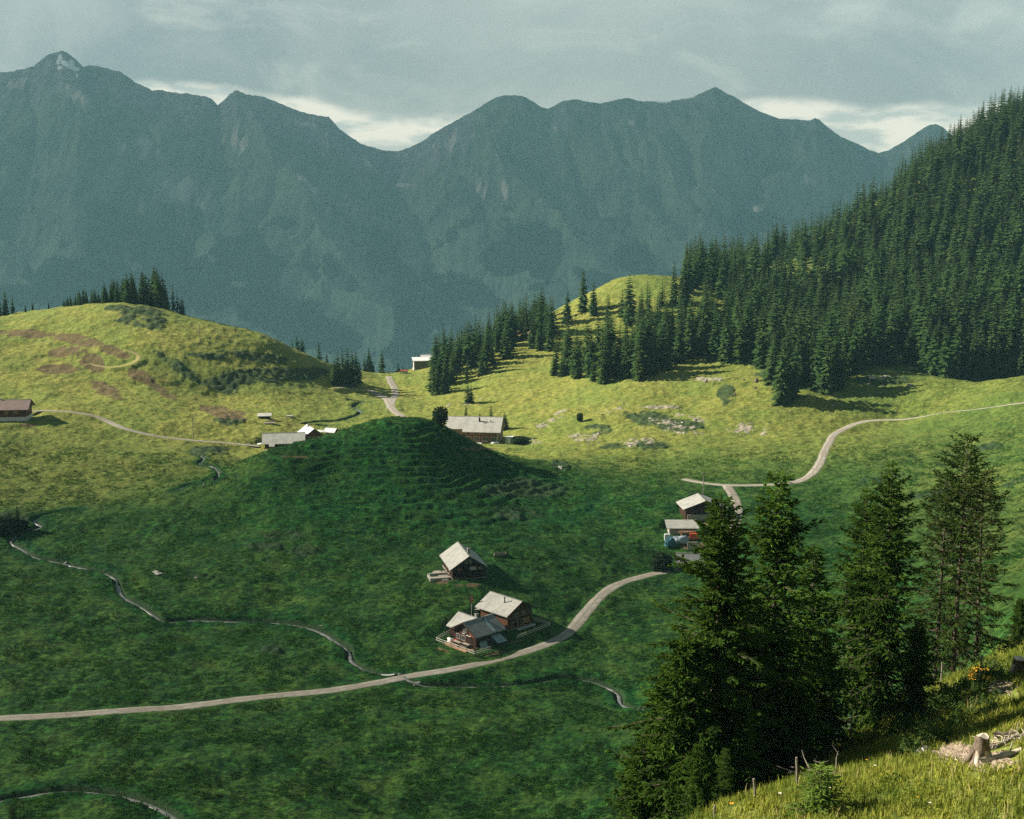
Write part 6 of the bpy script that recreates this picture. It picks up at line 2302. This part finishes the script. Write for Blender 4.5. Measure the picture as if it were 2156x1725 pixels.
def leaf_clumps(name, centres, mat, label, cat, leaf=.06, kind='stuff', group=None):
    """centres: (x, y, z, radius, height, leaves)"""
    rng = np.random.RandomState(len(centres))
    C = []
    for (x, y, z, r, h, n) in centres:
        n = int(n)
        q = rng.normal(size=(n, 3))
        q /= np.linalg.norm(q, axis=1)[:, None]
        q *= rng.uniform(.45, 1.0, n)[:, None]
        C.append(np.column_stack([x + q[:, 0] * r, y + q[:, 1] * r, z + np.abs(q[:, 2]) * h]))
    C = np.concatenate(C)
    n = len(C)
    t1 = rng.normal(size=(n, 3))
    t1 /= np.linalg.norm(t1, axis=1)[:, None]
    t2 = np.cross(t1, rng.normal(size=(n, 3)))
    t2 /= np.linalg.norm(t2, axis=1)[:, None] + 1e-9
    s = leaf * rng.uniform(.6, 1.5, n)[:, None]
    V = np.stack([C - t1 * s, C + t2 * s * .5, C + t1 * s, C - t2 * s * .5], 1).reshape(-1, 3)
    me = np_mesh(name, V, np.arange(n * 4).reshape(-1, 4), [mat])
    return tag(link(name, me), label, cat, group, kind)


def near_ground_cover():
    rng, x, y, z = scatter_region(8000, 5, .05, .62, 22, 100)
    k, u, v = keep_grass(x, y, z)
    k &= gnoise(x / 2.6, y / 2.6, 211) + .5 * gnoise(x / .9, y / .9, 212) > .02
    idx = np.flatnonzero(k)
    cl = [(x[i], y[i], z[i] - .05, rng.uniform(.15, .4), rng.uniform(.15, .38), rng.uniform(30, 70)) for i in idx]
    leaf_clumps("bilberry_cover", cl, M['bilberry'], "low leafy bilberry cover on the near sunlit slope", "ground cover", .055)
    rng, x, y, z = scatter_region(2200, 6, .1, .44, 44, 90)
    k, u, v = keep_grass(x, y, z)
    k &= (u > 1880) & (v > 1400) & (v < 1600) & (v - 1400 < (2156 - u) * 1.1 + 20)
    idx = np.flatnonzero(k)
    cl = [(x[i], y[i], z[i] - .05, rng.uniform(.2, .45), rng.uniform(.35, .9), rng.uniform(50, 110)) for i in idx]
    if cl:
        leaf_clumps("tall_herbs", cl, M['herb'], "tall green herbs growing between the stump and the dark wood", "herbs", .06)


near_ground_cover()


def herb_bush(u, v, r, h, n, lab, mat='herb', ymin=40):
    p = near_pt(u, v, ymin)
    o = leaf_clumps("leafy_bush", [(0, 0, 0, r, h, n), (.5 * r, .2 * r, 0, r * .7, h * .8, n * .6), (-.5 * r, -.1, 0, r * .6, h * 1.15, n * .5)], M[mat], lab, "bush", .07, None)
    pass
    o.location = p


herb_bush(1962, 1570, .9, 1.3, 420, "feathery green bush directly left of the tall bleached stump")
herb_bush(1985, 1500, 1.1, 1.0, 420, "dark green leafy bush above the feathery one, before the thin spruces")
herb_bush(1920, 1590, .7, .9, 260, "small green bush at the lit edge left of the feathery one")
herb_bush(2080, 1430, .9, .8, 300, "low green bush between the yellow flowers and the small stump")
herb_bush(1845, 1440, 1.2, .9, 320, "dim leafy bush under the pair of dark spruces", 'bush', 60)
herb_bush(1760, 1510, 1.3, 1.0, 340, "dim leafy bush in the dark wood left of the second post", 'bush', 60)


def flower_plants():
    rd = random.Random(3)
    p = near_pt(2056, 1462, 40)
    e = empty('ragwort_plant', p)
    tag(e, "yellow flowering tall plant on the slope below the thin spruces", "wildflower")
    st, fl, lf = MB(), MB(), MB()
    for i in range(12):
        a = rd.uniform(0, 6.28)
        d = Vector((math.cos(a), math.sin(a), 0)) * rd.uniform(.1, .5)
        top = d + Vector((0, 0, rd.uniform(.9, 1.5)))
        st.tube([(d.x * .3, d.y * .3, -.1), tuple(d * .7 + Vector((0, 0, top.z * .6))), tuple(top)], [.014, .012, .006], 4)
        for k in range(7):
            q = top + Vector((rd.uniform(-.14, .14), rd.uniform(-.14, .14), rd.uniform(-.18, .06)))
            fl.box(q, (.06, .06, .02), rd.uniform(0, 3), rd.uniform(-.6, .6))
        for k in range(8):
            q = d * rd.uniform(.4, .9) + Vector((rd.uniform(-.1, .1), rd.uniform(-.1, .1), top.z * rd.uniform(.15, .8)))
            lf.poly([q, q + Vector((rd.uniform(-.1, .1), rd.uniform(-.1, .1), .04)), q + Vector((rd.uniform(-.16, .16), rd.uniform(-.16, .16), -.02))])
    st.build('stems', M['herb'], e)
    fl.build('blossoms', M['yellow'], e)
    lf.build('leaves', M['herb'], e)
    spots = [(1538, 1712, 'yellow', .10, "orange yellow flower at the grass edge near the bottom of the wood"), (1640, 1690, 'petal', .06, "small white flower near the leaning fence posts"), (1823, 1617, 'yellow', .055, "yellow blossom high on the sunlit grass edge"),
             (1840, 1630, 'petal', .05, "white blossom on the sunlit grass right of the yellow one"), (1745, 1678, 'petal', .05, "white blossom right of the sapling"), (2010, 1619, 'petal', .045, "white blossom just below the wood chips"),
             (2072, 1578, 'petal', .04, "white blossom on the slope below the pale log"), (1930, 1700, 'yellow', .045, "tiny yellow blossom low on the sunlit slope"), (1955, 1712, 'petal', .045, "tiny white blossom low on the sunlit slope")]
    for u, v, mt, r, lab in spots:
        p = near_pt(u, v)
        e = empty('wildflower', p)
        tag(e, lab, "wildflower", "single blossoms in the near grass")
        MB().tube([(0, 0, -.05), (.02, 0, .36)], [.008, .006], 4).build('stem', M['herb'], e)
        b = MB()
        for k in range(7):
            a = k * 2 * math.pi / 7
            d = Vector((math.cos(a), math.sin(a), .25))
            s = Vector((-math.sin(a), math.cos(a), 0)) * r * .35
            c = Vector((.02, 0, .36))
            b.poly([c, c + d * r * .7 + s, c + d * r * 1.15, c + d * r * .7 - s])
        b.build('petals', M[mt], e)
        MB().lump((.02, 0, .365), (r * .35, r * .35, r * .25), 1, 8, 4, .05).build('flower_centre', M['yellow'], e)


flower_plants()


def dead_twigs(u, v, R, n, lab, ymin=50):
    p = near_pt(u, v, ymin)
    rd = random.Random(u)
    m = MB()
    for i in range(n):
        a = rd.uniform(0, 6.28)
        c = Vector((rd.gauss(0, R * .5), rd.gauss(0, R * .4), 0))
        c.z = gz(p.x + c.x, p.y + c.y) - p.z + rd.uniform(0, .6)
        L = rd.uniform(.5, 1.5)
        d = Vector((math.cos(a), math.sin(a), rd.uniform(-.1, .5))) * L
        mid = c + d * .5 + Vector((rd.uniform(-.1, .1), rd.uniform(-.1, .1), rd.uniform(-.05, .15)))
        m.tube([c, mid, c + d], [.022, .016, .006], 4)
        for k in range(3):
            q = mid.lerp(c + d, rd.random())
            m.tube([q, q + Vector((rd.uniform(-.3, .3), rd.uniform(-.3, .3), rd.uniform(-.1, .3)))], [.010, .004], 3)
    o = m.build('dead_branches', M['deadwood'])
    o.location = p
    tag(o, lab, "branches", kind='stuff')


dead_twigs(1795, 1468, 2.2, 90, "tangle of dead grey branches in the dim wood under the dark spruces")
dead_twigs(1925, 1455, 1.6, 60, "dead brown branches before the thin spruces")
dead_twigs(1775, 1535, 1.4, 40, "bare grey twigs low in the dark gap of the wood")
dead_twigs(1735, 1650, .6, 14, "small heap of dead twigs just above the sunlit sapling")


# meadow herbs: knee high tufts that roughen the valley pasture
def valley_tufts():
    rng = np.random.RandomState(31)
    n = 150000
    a = rng.uniform(-.40, .40, n)
    y = np.exp(rng.uniform(math.log(190), math.log(420), n))
    x = a * y
    z = grid_lookup(GZ, x, y)
    cl = grid_lookup(clear, x, y)
    k = (cl > .9) & (fbm(x, y, 9, 2, 221) + .6 * gnoise(x / 2.2, y / 2.2, 225) > .05) & ((a < .12) | (y > 250))
    x, y, z = x[k], y[k], z[k]
    m, per = len(x), 5
    bx, by = np.repeat(x, per) + rng.normal(0, .22, m * per), np.repeat(y, per) + rng.normal(0, .22, m * per)
    bz = np.repeat(z, per) - .06
    h = rng.uniform(.18, .50, m * per)
    az = rng.uniform(0, 6.28, m * per)
    ld = rng.uniform(0, 6.28, m * per)
    w = rng.uniform(.06, .13, m * per)
    cx, cy = np.cos(az) * w, np.sin(az) * w
    V = np.stack([np.stack([bx - cx, by - cy, bz], -1), np.stack([bx + cx, by + cy, bz], -1), np.stack([bx + np.cos(ld) * h * .5, by + np.sin(ld) * h * .5, bz + h], -1)], 1).reshape(-1, 3)
    me = np_mesh("pasture_tufts", V, None, [M['tuft']], T3=np.arange(m * per * 3).reshape(-1, 3))
    tag(link("pasture_tufts", me), "dark green tufts of grass and weeds roughening the valley pasture", "grass", kind='stuff')


M['tuft'] = foliage_mat("pasture_grass", (0.004, 0.034, 0.005), (0.032, 0.118, 0.014), None, 0.3, 0.12)
valley_tufts()


# ------------------------------------------------------------------ clouds that shade the valley, and the hazy air
def cloud_mat(name, opac, lo, hi):
    m, T, out = new_mat(name)
    tc = T.n('ShaderNodeTexCoord')
    o = tc.outputs['Object']
    ln = T.n('ShaderNodeVectorMath', operation='LENGTH')
    T.l(T.mapping(o, scale=(1, 1, 0)), ln.inputs[0])
    n = T.noise(o, 2.6, 5, 0.6)
    v = T.math('ADD', T.math('SUBTRACT', 1.0, ln.outputs['Value']), T.math('MULTIPLY', T.math('SUBTRACT', n, 0.5), 0.55))
    al = T.math('MULTIPLY', T.ramp(v, lo, hi), opac)
    d = T.n('ShaderNodeBsdfDiffuse')
    d.inputs[0].default_value = (.8, .82, .85, 1)
    t = T.n('ShaderNodeBsdfTransparent')
    ms = T.n('ShaderNodeMixShader')
    T.l(al, ms.inputs[0])
    T.l(t.outputs[0], ms.inputs[1])
    T.l(d.outputs[0], ms.inputs[2])
    T.l(ms.outputs[0], out.inputs['Surface'])
    return m


def cloud(target, alt, rx, ry, rz, thick, opac, lo=0.0, hi=0.5, seed=0):
    """a flat lumpy cloud at height alt whose shade falls on the target point"""
    t = (alt - target[2]) / SUN_DIR.z
    c = Vector(target) + SUN_DIR * t
    mb = MB().lump((0, 0, 0), (1, 1, 1), seed, 48, 16, .08, 1.0)
    o = mb.build('cloud', cloud_mat('cloud_vapour', opac, lo, hi), None, True)
    o.location = c
    o.scale = (rx, ry, thick)
    o.rotation_euler = (0, 0, rz)
    tag(o, kind='structure')


cloud((-85, 262, 10), 1500, 230, 185, .1, 60, 0.26, 0.0, 0.38, 1)  # unseen cloud added out of view to darken knoll and near pasture
cloud((0, 5300, 150), 1900, 4300, 2000, 0, 160, 0.72, 0.0, 0.25, 2)

hz = bpy.data.meshes.new("haze")
x0, x1, y0, y1, z0, z1 = -5200, 5200, -60, 6700, -720, 760
hz.from_pydata([(x0, y0, z0), (x1, y0, z0), (x1, y1, z0), (x0, y1, z0), (x0, y0, z1), (x1, y0, z1), (x1, y1, z1), (x0, y1, z1)], [],
               [(3, 2, 1, 0), (4, 5, 6, 7), (0, 1, 5, 4), (1, 2, 6, 5), (2, 3, 7, 6), (3, 0, 4, 7)])
mh = bpy.data.materials.new("hazy_air")
mh.use_nodes = True
T = NT(mh.node_tree)
out = T.n('ShaderNodeOutputMaterial')
pv = T.n('ShaderNodeVolumePrincipled')
pv.inputs['Color'].default_value = (0.41, 0.85, 1.0, 1)
pv.inputs['Density'].default_value = 5.2e-5
pv.inputs['Anisotropy'].default_value = 0.0
T.l(pv.outputs[0], out.inputs['Volume'])
hz.materials.append(mh)
tag(link("haze", hz), kind='stuff')
